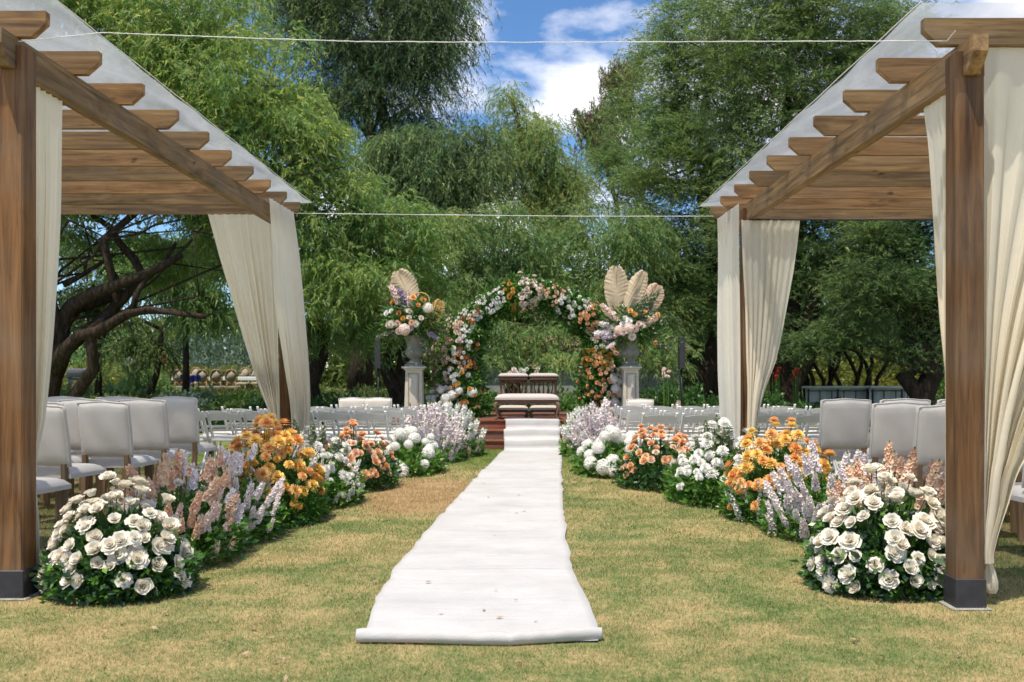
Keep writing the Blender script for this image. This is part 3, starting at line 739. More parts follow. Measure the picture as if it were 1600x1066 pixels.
# ------------------------------------------------------------------ leaves in bulk
def unit(v): return v/np.maximum(np.linalg.norm(v, axis=1, keepdims=True), 1e-9)
def leaf_quads(P, Dr, Ln, Wd, fold=.15):
    """rhombic leaves from base points P along Dr"""
    n = len(P); rv = unit(rng.normal(size=(n, 3))); s = unit(np.cross(Dr, rv)); up = np.cross(s, Dr)
    Ln = np.broadcast_to(Ln, n)[:, None]; Wd = np.broadcast_to(Wd, n)[:, None]
    mid = P + Dr*Ln*.45 + up*Ln*fold*.5
    v = np.stack([P, mid+s*Wd*.5, P+Dr*Ln, mid-s*Wd*.5], 1).reshape(-1, 3)
    return v, np.arange(4*n).reshape(-1, 4)
def leaf_tris(P, Dr, Ln, Wd):
    n = len(P); rv = unit(rng.normal(size=(n, 3))); s = unit(np.cross(Dr, rv))
    Ln = np.broadcast_to(Ln, n)[:, None]; Wd = np.broadcast_to(Wd, n)[:, None]
    v = np.stack([P-s*Wd*.5, P+s*Wd*.5, P+Dr*Ln], 1).reshape(-1, 3)
    return v, np.arange(3*n).reshape(-1, 3)

# ------------------------------------------------------------------ flower arrangements on the ground
def set_flower(parent, kind, colour, pos, dr, size, pos_is_local=False):
    q = Vector(dr).to_track_quat('Z', 'Y').to_matrix().to_4x4() @ Matrix.Rotation(rnd.uniform(0, 6.28), 4, 'Z')
    o = bpy.data.objects.new(kind, fl(kind, colour)); COL.objects.link(o); o.parent = parent
    o.matrix_local = Matrix.Translation(Vector(pos)-(Vector() if pos_is_local else off(parent))) @ q @ Matrix.Scale(size, 4)
    return o
SP = {'stock_spike', 'delphinium', 'snapdragon'}
def clump(label, x, y, rx, ry, h, specs, nleaf, lsize, lmat=None, lmat2=None, group=None, low=.25, name='flower_arrangement'):
    """mound of foliage with flowers on stems. specs: (kind, colour, size, count, zmin, zmax, azimuth centre or None, spread, reach)"""
    root = thing(name, label, 'flowers', (x, y, 0), 0, group); rx *= 1.10; ry *= 1.38 if y > 6.3 else 1.16; nleaf = int(nleaf*1.25)
    n = nleaf; d = unit(rng.normal(size=(n, 3))); d[:, 2] = np.abs(d[:, 2]); q = rng.uniform(.35, 1.0, n)**.6
    hz = h*.72
    P = np.stack([d[:, 0]*rx*q, d[:, 1]*ry*q, .02+d[:, 2]*hz*q], 1)
    # a skirt near the ground
    k = rng.random(n) < .38; a = rng.uniform(0, 2*PI, n); rr = rng.uniform(.75, 1.04, n)
    P[k] = np.stack([np.cos(a)*rx*rr, np.sin(a)*ry*rr, rng.uniform(.01, h*.38, n)], 1)[k]
    Dr = unit(np.stack([P[:, 0]/rx, P[:, 1]/ry, P[:, 2]/h*.8+.1], 1) + rng.normal(size=(n, 3))*.65)
    Ln = lsize*rng.uniform(.6, 1.35, n)
    h1 = n*2//3
    ks = rng.random(n) < .05; P[ks] += Dr[ks]*np.array([.05, .05, .04]); P[:, 2] = np.maximum(P[:, 2], .006)
    v, f = leaf_quads(P[:h1], Dr[:h1], Ln[:h1], Ln[:h1]*.42)
    tag(link('leaves', npmesh('leaves', v, f, lmat or L_ruscus), root), None, None, None, 'stuff')
    v, f = leaf_quads(P[h1:], Dr[h1:], Ln[h1:]*1.1, Ln[h1:]*.62)
    tag(link('broad_leaves', npmesh('broad_leaves', v, f, lmat2 or L_euca), root), None, None, None, 'stuff')
    st = MB()
    for (kind, colour, size, cnt, z0, z1, az, spread, reach) in specs:
        cnt = int(cnt*(1.65 if y > 6.3 else 1.15)); size *= (.82 if kind in SP else .88) if y > 6.3 else .94
        pts = []
        tries = 0
        while len(pts) < cnt and tries < cnt*60:
            tries += 1
            zz = rnd.uniform(z0, z1); a = (rnd.uniform(-PI, PI) if rnd.random() < .5 else rnd.uniform(-PI*.95, -PI*.05)) if az is None else az+rnd.uniform(-spread, spread)
            rho = math.sqrt(max(.0, 1-min(1, zz)**2))
            if zz > .85: rho *= math.sqrt(rnd.random())
            p = Vector((math.cos(a)*rho*rx*reach, math.sin(a)*rho*ry*reach, .04+zz*h*rnd.uniform(.84, 1.12)))
            sep = size*(.72 if kind not in SP else .26)
            if all((p-o).length > sep*(1.5 if tries < cnt*25 else .9) for o in pts): pts.append(p)
        for p in pts:
            if kind in SP:
                dr = Vector((p.x*.9, p.y*.9, .9*h+.1)).normalized()+Vector((rnd.uniform(-.15, .15), rnd.uniform(-.15, .15), 0))
                set_flower(root, kind, colour, p-dr.normalized()*size*.45, dr, size*rnd.uniform(.75, 1.15), True)
            else:
                dr = Vector((p.x/rx*.8, p.y/ry*.8, p.z/h*.9)).normalized()+Vector((rnd.uniform(-.3, .3), rnd.uniform(-.3, .3)-.1, rnd.uniform(-.1, .35)))
                set_flower(root, kind, colour, p, dr, size*rnd.uniform(.68, 1.12), True)
            c0 = Vector((p.x*.2, p.y*.2, .05)); st.tube([c0, c0.lerp(p, .6)+Vector((0, 0, .02)), p-Vector((0, 0, size*.2))], .0032, 4, 0, False)
    st_o = link('stems', st.mesh('stems', L_fern), root); tag(st_o, None, None, None, 'stuff')
    return root
A_CAM = -PI/2
def row(side, cl):
    for args in cl: clump(*args)
FR = None
row(-1, [
 ('mound of large ivory roses on dark foliage beside the near left pergola post', wx(190, 5.85), 5.85, .36, .34, .60,
   [('rose', P_white, .055, 56, .30, .98, None, 0, 1.02), ('rose', P_white, .054, 17, .04, .55, A_CAM, 1.5, 1.05), ('button_flower', P_rust, .018, 2, .2, .4, A_CAM, .6, .98)], 5200, .052),
 ('peach stocks leaning behind the ivory roses, left row of flowers', wx(272, 6.85), 6.85, .40, .45, .66,
   [('stock_spike', P_peach, .24, 17, .35, 1.0, None, 0, 1.0), ('stock_spike', P_blush, .20, 9, .1, .8, -.8, 1.1, 1.0), ('stock_spike', P_peach, .17, 4, .15, .5, -.6, .7, 1.05), ('stock_spike', P_lilac, .20, 7, .2, .9, 1.2, 1.0, 1.0), ('rose', P_white, .05, 4, .3, .8, -1.6, .8, 1.0)], 3600, .05, None, L_ruscus),
 ('pale lilac stocks between peach stocks and orange chrysanthemums, left row', wx(352, 7.75), 7.75, .38, .42, .66,
   [('stock_spike', P_lilac, .24, 18, .25, .95, None, 0, 1.0), ('stock_spike', P_lilac, .19, 8, .05, .5, -.6, .9, 1.08), ('stock_spike', P_peach, .19, 9, .2, .9, -1.8, .9, 1.0), ('chrysanthemum', P_yell, .065, 6, .5, .95, 1.4, 1.0, 1.0)], 3200, .05, None, L_ruscus),
 ('orange and golden chrysanthemums fanning out over green foliage, left row', wx(420, 8.6), 8.6, .42, .46, .80,
   [('chrysanthemum', P_oran, .078, 24, .3, 1.0, None, 0, 1.0), ('chrysanthemum', P_yell, .078, 26, .3, 1.0, None, 0, 1.02), ('chrysanthemum', P_must, .052, 10, .1, .7, -.9, 1.1, 1.04), ('stock_spike', P_lilac, .18, 7, .1, .7, -1.9, .8, 1.0), ('snapdragon', P_pure, .22, 8, .2, .8, 1.2, 1.0, 1.0)], 4200, .055, None, L_ruscus),
 ('white button chrysanthemums with wispy green spikes, left row by the back post', wx(490, 9.7), 9.7, .40, .46, .68,
   [('chrysanthemum', P_pure, .062, 30, .3, 1.0, None, 0, 1.0), ('button_flower', P_pure, .036, 12, .1, .7, -.9, 1.1, 1.0), ('snapdragon', L_grey, .34, 9, .6, 1.0, None, 0, .9), ('snapdragon', P_pure, .22, 10, .05, .6, -.8, 1.2, 1.0)], 3600, .055, None, L_fern),
 ('apricot roses clustered over dark foliage, left row of flowers', wx(556, 11.1), 11.1, .40, .50, .66,
   [('rose', P_apri, .055, 34, .25, 1.0, None, 0, 1.0), ('rose', P_peach, .052, 10, .2, .8, None, 0, 1.0), ('rose', P_apri, .055, 8, .02, .4, A_CAM, 1.2, 1.04)], 3400, .06),
 ('white hydrangeas with bright fern tufts, left row of flowers', wx(640, 12.7), 12.7, .38, .52, .50,
   [('hydrangea', P_pure, .095, 12, .25, .95, None, 0, .95), ('hydrangea', P_pure, .10, 3, .05, .3, -1.5, .9, 1.0)], 2800, .07, L_fern, L_ruscus),
 ('tall pale lilac delphiniums in the left row near the platform', wx(672, 14.3), 14.3, .42, .5, .62,
   [('delphinium', P_lilac, .52, 34, .35, 1.0, None, 0, .95), ('stock_spike', P_lilac, .30, 10, .0, .5, -1.0, 1.2, 1.0)], 2200, .07, L_fern, L_ruscus),
 ('white and cream delphiniums ending the left row at the platform steps', wx(712, 15.2), 15.2, .36, .42, .60,
   [('delphinium', P_pure, .55, 26, .3, 1.0, None, 0, .95), ('snapdragon', L_grey, .36, 10, .3, 1.0, None, 0, 1.0), ('stock_spike', P_blush, .26, 8, .0, .4, -1.0, 1.2, 1.0)], 2200, .07, L_fern, L_ruscus),
])
row(1, [
 ('mound of large ivory roses on dark foliage beside the near right pergola post', wx(1378, 5.95), 5.95, .38, .34, .64,
   [('rose', P_white, .056, 62, .28, .98, None, 0, 1.02), ('rose', P_white, .054, 18, .04, .5, A_CAM, 1.5, 1.05)], 5400, .052),
 ('peach stocks rising behind the ivory roses, right row of flowers', wx(1395, 7.0), 7.0, .42, .42, .66,
   [('stock_spike', P_peach, .25, 24, .35, 1.0, None, 0, 1.0), ('stock_spike', P_blush, .2, 8, .1, .7, -2.2, 1.0, 1.0), ('stock_spike', P_lilac, .2, 7, .2, .9, 2.2, 1.0, 1.0)], 3200, .05, None, L_ruscus),
 ('pale lilac stocks leaning towards the aisle, right row of flowers', wx(1290, 7.85), 7.85, .42, .45, .64,
   [('stock_spike', P_lilac, .25, 24, .3, .95, None, 0, 1.0), ('stock_spike', P_lilac, .23, 10, .02, .55, -2.2, .8, 1.06), ('stock_spike', P_peach, .19, 9, .2, .9, -.9, .9, 1.0), ('chrysanthemum', P_oran, .06, 6, .5, .95, 1.8, 1.0, 1.0)], 3400, .05, None, L_ruscus),
 ('orange and golden chrysanthemums fanning out over green foliage, right row', wx(1215, 8.75), 8.75, .42, .46, .78,
   [('chrysanthemum', P_oran, .072, 26, .3, 1.0, None, 0, 1.0), ('chrysanthemum', P_yell, .074, 20, .4, 1.0, None, 0, 1.02), ('chrysanthemum', P_oran, .058, 9, .1, .6, -2.1, 1.0, 1.04), ('snapdragon', P_pure, .24, 10, .0, .4, -2.2, .8, 1.0)], 4200, .055, None, L_ruscus),
 ('flat white chrysanthemums on thin stems in the right row by the back post', wx(1125, 9.9), 9.9, .46, .5, .72,
   [('chrysanthemum', P_pure, .072, 34, .35, 1.0, None, 0, 1.02), ('chrysanthemum', P_pure, .060, 7, .1, .5, -2.0, .9, 1.06), ('snapdragon', L_grey, .36, 7, .6, 1.0, None, 0, .9), ('snapdragon', P_pure, .2, 6, .1, .5, -1, 1., 1.0)], 4000, .06, L_ruscus, L_fern),
 ('apricot roses clustered over dark foliage, right row of flowers', wx(1028, 11.2), 11.2, .40, .50, .64,
   [('rose', P_apri, .056, 30, .3, 1.0, None, 0, 1.0), ('rose', P_peach, .054, 10, .2, .9, None, 0, 1.0), ('rose', P_apri, .058, 6, .05, .5, A_CAM, 1.2, 1.04)], 3400, .06),
 ('big white hydrangeas with bright fern tufts, right row of flowers', wx(953, 12.5), 12.5, .38, .5, .50,
   [('hydrangea', P_pure, .10, 11, .3, .95, None, 0, .95), ('hydrangea', P_pure, .115, 4, .1, .3, -1.7, 1.1, 1.0)], 2800, .07, L_fern, L_ruscus),
 ('tall pale lilac delphiniums in the right row near the platform', wx(940, 14.0), 14.0, .38, .5, .62,
   [('delphinium', P_lilac, .50, 34, .35, 1.0, None, 0, .95), ('stock_spike', P_lilac, .28, 8, .0, .5, -1.8, 1.2, 1.0)], 2200, .07, L_fern, L_ruscus),
 ('white and cream delphiniums ending the right row at the platform steps', wx(916, 15.1), 15.1, .32, .42, .60,
   [('delphinium', P_pure, .52, 22, .3, 1.0, None, 0, .95), ('snapdragon', L_grey, .36, 9, .3, 1.0, None, 0, 1.0), ('stock_spike', P_blush, .26, 8, .0, .4, -2.0, 1.2, 1.0)], 2200, .07, L_fern, L_ruscus),
])

# ------------------------------------------------------------------ flower arch
AY = 18.1; AXC = wx(829, AY); AZ0 = .45; AHW = 1.27; 
def arch_pt(t):
    """centre line, t from 0 (left foot) to 1 (right foot)"""
    hs = 1.0; rad = AHW; L1 = hs; L2 = PI*rad*.96; T = 2*L1+L2; s = t*T
    if s < L1: return Vector((AXC-rad, AY, AZ0+s)), Vector((-1, 0, 0))
    if s > L1+L2: return Vector((AXC+rad, AY, AZ0+(T-s))), Vector((1, 0, 0))
    a = PI-(s-L1)/L2*PI; return Vector((AXC+rad*math.cos(a), AY, AZ0+hs+rad*.96*math.sin(a))), Vector((math.cos(a), 0, math.sin(a)))
def arch_rad(t):
    e = abs(t-.5)*2; return .27+(.07 if t < .3 else .0)+.20*max(0, e-.5)/.5+.04*math.sin(t*31)+.02*math.sin(t*57)
arch = thing('flower_arch', 'round arch covered in white, peach and orange roses on the platform', 'arch', (AXC, AY, AZ0))
fr = MB(); fr.tube([arch_pt(i/40)[0] for i in range(41)], .03, 6); fr.build('frame', M_steel, arch)
n = 22000; ts = rng.random(n); P = np.zeros((n, 3)); Dr = np.zeros((n, 3))
for i in range(n):
    c, o = arch_pt(ts[i]); r = arch_rad(ts[i])*(.15+.9*rng.random()**.6)*rng.uniform(.85, 1.12); a = rng.uniform(0, 2*PI)
    d = o*math.cos(a)+Vector((0, 1, 0))*math.sin(a); P[i] = c+d*r+Vector((0, 0, rng.normal()*.03)); P[i, 2] = max(P[i, 2], AZ0+.01); Dr[i] = d
Dr = unit(Dr+rng.normal(size=(n, 3))*.7); ll = .085*rng.uniform(.6, 1.4, n)
v, f = leaf_quads(P, Dr, ll, ll*.42); v -= np.array(arch.location)
tag(link('leaves', npmesh('leaves', v, f, L_ruscus), arch), None, None, None, 'stuff')
n = 2400; k = rng.integers(0, 22000, n); bright = (ts[k] > .33) & (ts[k] < .66); k = k[bright]
v, f = leaf_quads(P[k]+Dr[k]*.06, Dr[k], .10, .04); v -= np.array(arch.location)
tag(link('bright_leaves', npmesh('bright_leaves', v, f, L_fern), arch), None, None, None, 'stuff')
#  zones: t0,t1, radial min,max (-1 inner edge..1 outer edge), kind, colour, size, count
ZN = [(0.0, .10, -.6, 1.2, 'hydrangea', P_pure, .115, 6), (0.03, .26, -1.0, .1, 'rose', P_rust, .042, 16), (.0, .28, .1, 1.15, 'rose', P_blush, .045, 26), (.06, .3, .3, 1.2, 'rose', P_peach, .040, 20),
      (.10, .36, -.4, .5, 'rose', P_pure, .045, 26), (.05, .2, -.6, .4, 'rose', P_must, .045, 6), (.27, .36, .5, 1.2, 'rose', P_pure, .045, 12), (.28, .34, -.2, .6, 'rose', P_rust, .045, 6),
      (.36, .42, -.5, .9, 'rose', P_pure, .045, 18), (.43, .455, -1.0, 1.1, 'rose', P_must, .048, 9), (.465, .53, -1.0, 1.35, 'rose', P_blush, .058, 22), (.47, .52, -.8, 1.1, 'rose', P_white, .055, 8), (.53, .6, -.6, 1.1, 'rose', P_peach, .042, 22),
      (.59, .67, -.9, 1.1, 'rose', P_pure, .047, 22), (.66, .74, -.4, 1.2, 'rose', P_apri, .046, 24), (.71, .77, -.5, 1.0, 'rose', P_blush, .046, 12), (.76, .79, -.4, 1.2, 'rose', P_pure, .05, 7), (.78, .84, -1.0, .5, 'rose', P_must, .055, 11),
      (.79, 1.0, -1.1, .4, 'rose', P_apri, .043, 30), (.80, .9, .2, 1.1, 'rose', P_pure, .043, 10), (.84, 1.0, -.9, .6, 'rose', P_rust, .043, 16), (.84, 1.0, .0, 1.2, 'rose', P_peach, .048, 24), (.88, 1.0, .4, 1.3, 'hydrangea', P_pure, .105, 9), (.95, 1.0, .2, 1.2, 'rose', P_blush, .055, 6)]
for (t0, t1, r0, r1, kd, colr, size, cnt) in ZN:
    pts = []; tr_ = 0; cnt = int(cnt*(1.9 if t1 < .4 else 1.5)); size *= .84
    while len(pts) < cnt and tr_ < cnt*30:
        tr_ += 1
        t = rnd.uniform(t0, t1); c, o = arch_pt(t); R = arch_rad(t); q = rnd.uniform(r0, r1); 
        fy = -math.sqrt(max(0.05, 1-min(1, q*q)))*R*rnd.uniform(1.0, 1.22)
        p = c+o*q*R+Vector((0, fy, 0))
        if p.z < AZ0+.04: continue
        if all((p-z).length > size*1.25 for z in pts):
            pts.append(p); dr = (o*q*.7+Vector((0, fy/R, 0))*1.1+Vector((rnd.uniform(-.35, .35), 0, rnd.uniform(-.2, .5)))).normalized()
            set_flower(arch, kd, colr, p, dr, size*rnd.uniform(.78, 1.12))
# some on the far side so the arch is whole
for i in range(50):
    t = rnd.random(); c, o = arch_pt(t); R = arch_rad(t); q = rnd.uniform(-1, 1); p = c+o*q*R+Vector((0, R*.8, 0))
    if p.z > AZ0+.05: set_flower(arch, 'rose', rnd.choice([P_pure, P_peach, P_must]), p, (0, 1, .2), .045)

# ------------------------------------------------------------------ bench and kneelers
def cushion(m, cx, cy, z0, w, d, h, mi=0, nx=14, ny=8):
    """rounded pillow on a flat underside"""
    vs = []
    for j in range(ny+1):
        for i in range(nx+1):
            u = i/nx*2-1; v = j/ny*2-1; e = (1-abs(u)**6)*(1-abs(v)**4)
            vs.append((cx+u*w/2, cy+v*d/2, z0+h*(.35+.65*max(0, e)**.45)))
    b = (nx+1)*(ny+1); vs2 = [(x, y, z0) for (x, y, z) in vs]
    F_ = [(j*(nx+1)+i, j*(nx+1)+i+1, (j+1)*(nx+1)+i+1, (j+1)*(nx+1)+i) for j in range(ny) for i in range(nx)]
    rim = [i for i in range(nx+1)] + [j*(nx+1)+nx for j in range(1, ny+1)] + [ny*(nx+1)+i for i in range(nx-1, -1, -1)] + [j*(nx+1) for j in range(ny-1, 0, -1)]
    side = [(rim[k], rim[(k+1) % len(rim)], rim[(k+1) % len(rim)]+b, rim[k]+b) for k in range(len(rim))]
    m.add(vs+vs2, F_, mi, True); bb = len(m.v)-2*b
    for q in side: m.f.append(tuple(i+bb for i in q)); m.m.append(mi); m.sm.append(False)
    m.f.append(tuple(rim[::-1][k]+b+bb for k in range(len(rim)))); m.m.append(mi); m.sm.append(False)
    return m
def cabriole(m, x, y, z0, z1, ox, oy, r=.022):
    m.tube([(x, y, z1), (x+ox*.05, y+oy*.05, z1-(z1-z0)*.18), (x+ox*.035, y+oy*.035, z1-(z1-z0)*.45), (x+ox*.0, y+oy*.0, z0+(z1-z0)*.2), (x+ox*.03, y+oy*.03, z0+.015), (x+ox*.045, y+oy*.045, z0)], [r*1.5, r*1.6, r*1.15, r*.75, r*.9, r*1.15], 8)
BZ = .45; BD = 17.15
bx0, bx1 = wx(774, BD), wx(873, BD); bc = (bx0+bx1)/2; bw = bx1-bx0
bench = thing('bench', 'upholstered two seat bench with carved brown legs on the platform', 'bench', (bc, BD, BZ+.024-.024))
m = MB(); cushion(m, bc, BD, BZ+.34, bw, .42, .10, nx=22).build('seat_cushion', M_taupe, bench)
m = MB().box((bc, BD, BZ+.305), (bw-.03, .38, .07), None, .012); m.build('apron', M_dark, bench)
for sx in (-1, 1):
    for sy in (-1, 1):
        m = MB(); cabriole(m, bc+sx*(bw/2-.05), BD+sy*.16, BZ+.001, BZ+.31, sx, sy*.5); m.build('leg', M_dark, bench)
KD = 17.95
def kneeler(px0, px1, label):
    x0, x1 = wx(px0, KD), wx(px1, KD); c = (x0+x1)/2; w = x1-x0
    k = thing('kneeler', label, 'kneeler', (c, KD, BZ))
    m = MB(); cushion(m, c, KD-.38, BZ+.15, w-.02, .32, .075).build('knee_cushion', M_taupe, k)
    MB().box((c, KD-.38, BZ+.13), (w-.04, .30, .045), None, .008).build('knee_board', M_dark, k)
    m = MB(); cushion(m, c, KD-.02, BZ+.735, w, .22, .055).build('arm_cushion', M_taupe, k)
    MB().box((c, KD-.02, BZ+.70), (w-.03, .20, .065), None, .01).build('arm_board', M_dark, k)
    for sx in (-1, 1):
        m = MB(); m.box((c+sx*(w/2-.045), KD, BZ+.36), (.045, .045, .66), None, .006); m.lathe([(.03, 0), (.034, .02), (.02, .05)], (c+sx*(w/2-.045), KD-.03, BZ+.60), 8); m.build('post', M_dark, k)
        m = MB(); cabriole(m, c+sx*(w/2-.06), KD-.50, BZ+.001, BZ+.13, sx, -.5, .018); m.build('leg', M_dark, k)
    # pierced back: turned bars with a carved oval
    m = MB(); m.box((c, KD+.005, BZ+.30), (w-.1, .025, .04), None, .004); m.box((c, KD+.005, BZ+.64), (w-.1, .025, .05), None, .004)
    for i in range(-2, 3):
        if i: m.tube([(c+i*w*.15, KD, BZ+.31), (c+i*w*.13, KD, BZ+.42), (c+i*w*.16, KD, BZ+.52), (c+i*w*.15, KD, BZ+.63)], [.012, .018, .012, .016], 6)
    pts = [(c+.10*math.cos(a*PI/8), KD-.003, BZ+.47+.13*math.sin(a*PI/8)) for a in range(17)]; m.tube(pts, .014, 6)
    m.tube([(c, KD, BZ+.32), (c, KD, BZ+.62)], [.022, .012], 6)
    m.build('carved_back', M_dark, k)
kneeler(779, 825.5, 'left one of two carved kneelers with padded arm rests behind the bench')
kneeler(826.5, 872, 'right one of two carved kneelers with padded arm rests behind the bench')
bq = thing('posy', 'small spray of white flowers and lime leaves behind the kneelers', 'flowers', (wx(822, 18.25), 18.25, .45))
m = MB(); m.tube([(wx(822, 18.25)+.0, 18.25, .45), (wx(822, 18.25), 18.25, 1.17)], .02, 8); m.lathe([(.05, 0), (.10, .03), (.09, .1)], (wx(822, 18.25), 18.25, 1.12), 12); m.build('stand', M_steel, bq)
n = 500; c0 = np.array([wx(826, 18.2), 18.2, 1.25]); P = c0+rng.normal(size=(n, 3))*np.array([.20, .05, .04]); Dr = unit(rng.normal(size=(n, 3))+np.array([0, 0, .7]))
v, f = leaf_quads(P, Dr, .07, .03); v -= np.array(bq.location); tag(link('leaves', npmesh('leaves', v, f, L_fern), bq), None, None, None, 'stuff')
for px, py, cc in [(797, 583, P_blush), (803, 577, P_blush), (806, 582, P_pure), (815, 578, P_pure), (819, 582, P_pure), (823, 577, P_white), (812, 584, P_pure), (834, 574, P_yell), (840, 576, L_fern), (838, 581, L_fern)]:
    set_flower(bq, 'rose', cc if cc is not L_fern else P_white, (wx(px, 18.12), 18.12, wz(py, 18.12)), (rnd.uniform(-.3, .3), -1, .5), .042)

# ------------------------------------------------------------------ pedestals, urns and tall arrangements
def pedestal(px0, px1, D, label):
    c = wx((px0+px1)/2, D); w = (px1-px0)*D/F; z1 = wz(573, D); z0 = .45
    p = thing('pedestal', label, 'pedestal', (c, D, z0))
    MB().prism([(c-w*.46, z0+.12), (c+w*.46, z0+.12), (c+w*.40, z1-.06), (c-w*.40, z1-.06)], 'y', D-w*.42, D+w*.42).build('shaft', M_cream, p)
    MB().box((c, D, z0+.03), (w*1.14, w*1.14, .06), None, .008).box((c, D, z0+.09), (w*1.04, w*1.04, .062), None, .01).build('plinth', M_cream, p)
    MB().box((c, D, z1-.045), (w*.95, w*.95, .03), None, .005).box((c, D, z1-.015), (w*1.16, w*1.16, .034), None, .006).build('cap', M_cream, p)
    yf = D-w*.42-.006; m = MB(); za, zb = z0+.18, z1-.12; k = w*.25
    for (a, b) in (((c-k, yf, za), (c+k, yf, za)), ((c-k, yf, zb), (c+k, yf, zb)), ((c-k, yf, za), (c-k, yf, zb)), ((c+k, yf, za), (c+k, yf, zb))): m.bar(a, b, .012, .012)
    m.build('panel_moulding', M_creamline, p)
    MB().box((c, yf+.002, (za+zb)/2), (w*.36, .006, (zb-za)*.93)).build('raised_panel', M_cream, p)
    return c, z1
def urn(c, D, z, hgt, label):
    u = thing('urn', label, 'urn', (c, D, z))
    k = hgt/.55
    MB().box((c, D, z+.02*k), (.31*k, .31*k, .04*k), None, .005).build('base', M_urn, u)
    MB().lathe([(.13, .04), (.14, .06), (.10, .09), (.07, .12), (.075, .14), (.13, .17), (.165, .23), (.155, .29), (.13, .33), (.135, .36), (.15, .45), (.19, .52), (.20, .55), (.18, .55), (.14, .46)], (c, D, z), 24, 0, True).build('bowl', M_urn, u)
    for sx in (-1, 1):
        MB().tube([(c+sx*.14*k, D, z+.17*k), (c+sx*.20*k, D, z+.18*k), (c+sx*.215*k, D, z+.23*k), (c+sx*.19*k, D, z+.27*k), (c+sx*.15*k, D, z+.26*k)], .014*k, 8).build('handle', M_urn, u)
def big_leaf(m, base, tip, width, droop=0.0, mi=0, lobes=0, face=(0, -1, 0)):
    """a pressed palm blade: midrib, pleated blade, irregular edge"""
    a = Vector(base); b = Vector(tip); ax = b-a; Ln = ax.length; ax.normalize(); fc = Vector(face); s = ax.cross(fc).normalized(); nn = s.cross(ax)
    nv, nu = 26, 8; vs = []
    for j in range(nv+1):
        t = j/nv; w = width*.5*(math.sin(PI*min(1, (t*.93+.045)))**.55)*(1+.05*math.sin(j*2.1))
        c = a+ax*Ln*t+nn*(-.12*Ln*droop*t*t)
        for i in range(-nu//2, nu//2+1):
            u = i/(nu/2); up = ax*(abs(u)*w*.35)
            vs.append(c+s*u*w+up+nn*(.0025*(-1 if (j % 2) else 1)*abs(u)+.06*width*(1-u*u)+.02*math.sin(u*4+t*5)))
    m.add(vs, [(j*(nu+1)+i, j*(nu+1)+i+1, (j+1)*(nu+1)+i+1, (j+1)*(nu+1)+i) for j in range(nv) for i in range(nu)], mi, False)
    m.tube([a-ax*.12]+[a+ax*Ln*t/8+nn*(.03-.12*Ln*droop*(t/8)**2) for t in range(9)], [.008]*4+[.006]*6, 5, mi)
def tall(label, c, D, zc, rx, rz, fspec, leaves, fern=True):
    r = thing('urn_arrangement', label, 'flowers', (c, D, zc-rz*.6))
    n = 1500; d = unit(rng.normal(size=(n, 3))); q = rng.uniform(.2, 1, n)**.6
    P = np.array([c, D, zc])+d*np.array([rx, rx*.75, rz])*q[:, None]; Dr = unit(d+rng.normal(size=(n, 3))*.6); ll = .10*rng.uniform(.5, 1.4, n)
    v, f = leaf_quads(P, Dr, ll, ll*.4); v -= np.array(r.location); tag(link('leaves', npmesh('leaves', v, f, L_ruscus), r), None, None, None, 'stuff')
    n = 700; k = rng.integers(0, 1500, n); v, f = leaf_quads(P[k]+Dr[k]*.08, Dr[k], .09, .025); v -= np.array(r.location)
    tag(link('filler', npmesh('filler', v, f, L_grey), r), None, None, None, 'stuff')
    for (kind, cc, size, px, py) in fspec:
        x, z = wx(px, D-.25), wz(py, D-.25); dr = Vector((x-c, -.5, (z-zc)+.1))
        if kind in SP: set_flower(r, kind, cc, Vector((x, D-.36, z))-dr.normalized()*size*.5, Vector((dr.x*2, -.2, dr.z*2+.05)), size)
        else: set_flower(r, kind, cc, (x, D-.42+rnd.uniform(-.06, .06), z), dr, size*1.1)
    for (bx, by, tx, ty, w, mt, nm) in leaves:
        m = MB(); big_leaf(m, (wx(bx, D), D-.02, wz(by, D)), (wx(tx, D), D-.06, wz(ty, D)), w*D/F, .2)
        m.build(nm, mt, r)
    if fern:                                         # arching green fronds falling over the urn
        m = MB()
        for (sx, ln, dz) in ((-1, .55, -.55), (-1, .35, -.75), (1, .45, -.6), (1, .3, -.8), (-1, .75, -.35), (1, .7, -.3)):
            st = Vector((c+sx*.12, D-.2, zc-.15)); P_ = [st+Vector((sx*ln*t, -.08*t, .12*t+dz*t*t)) for t in [i/14 for i in range(15)]]
            for i in range(2, 15):
                d_ = (P_[i]-P_[i-1]).normalized()
                for s_ in (-1, 1):
                    q_ = (d_*.6+Vector((s_*-d_.z, -.2, s_*d_.x))).normalized(); l_ = .16*math.sin(PI*i/16)+.03; w_ = Vector((0, .012, 0))
                    e = P_[i]; m.add([e-d_*.008, e+q_*l_*.5-w_, e+q_*l_, e+q_*l_*.5+w_+d_*.01], [(0, 1, 2, 3)])
        fo = m.build('fronds', L_ruscus, r); fo['kind'] = 'stuff'
    return r
DP = 17.6
c, z1 = pedestal(632, 663, DP, 'left cream pedestal with raised panel carrying a grey urn')
urn(c, DP, z1, .55, 'grey footed urn on the left pedestal')
rr = random.Random(3)
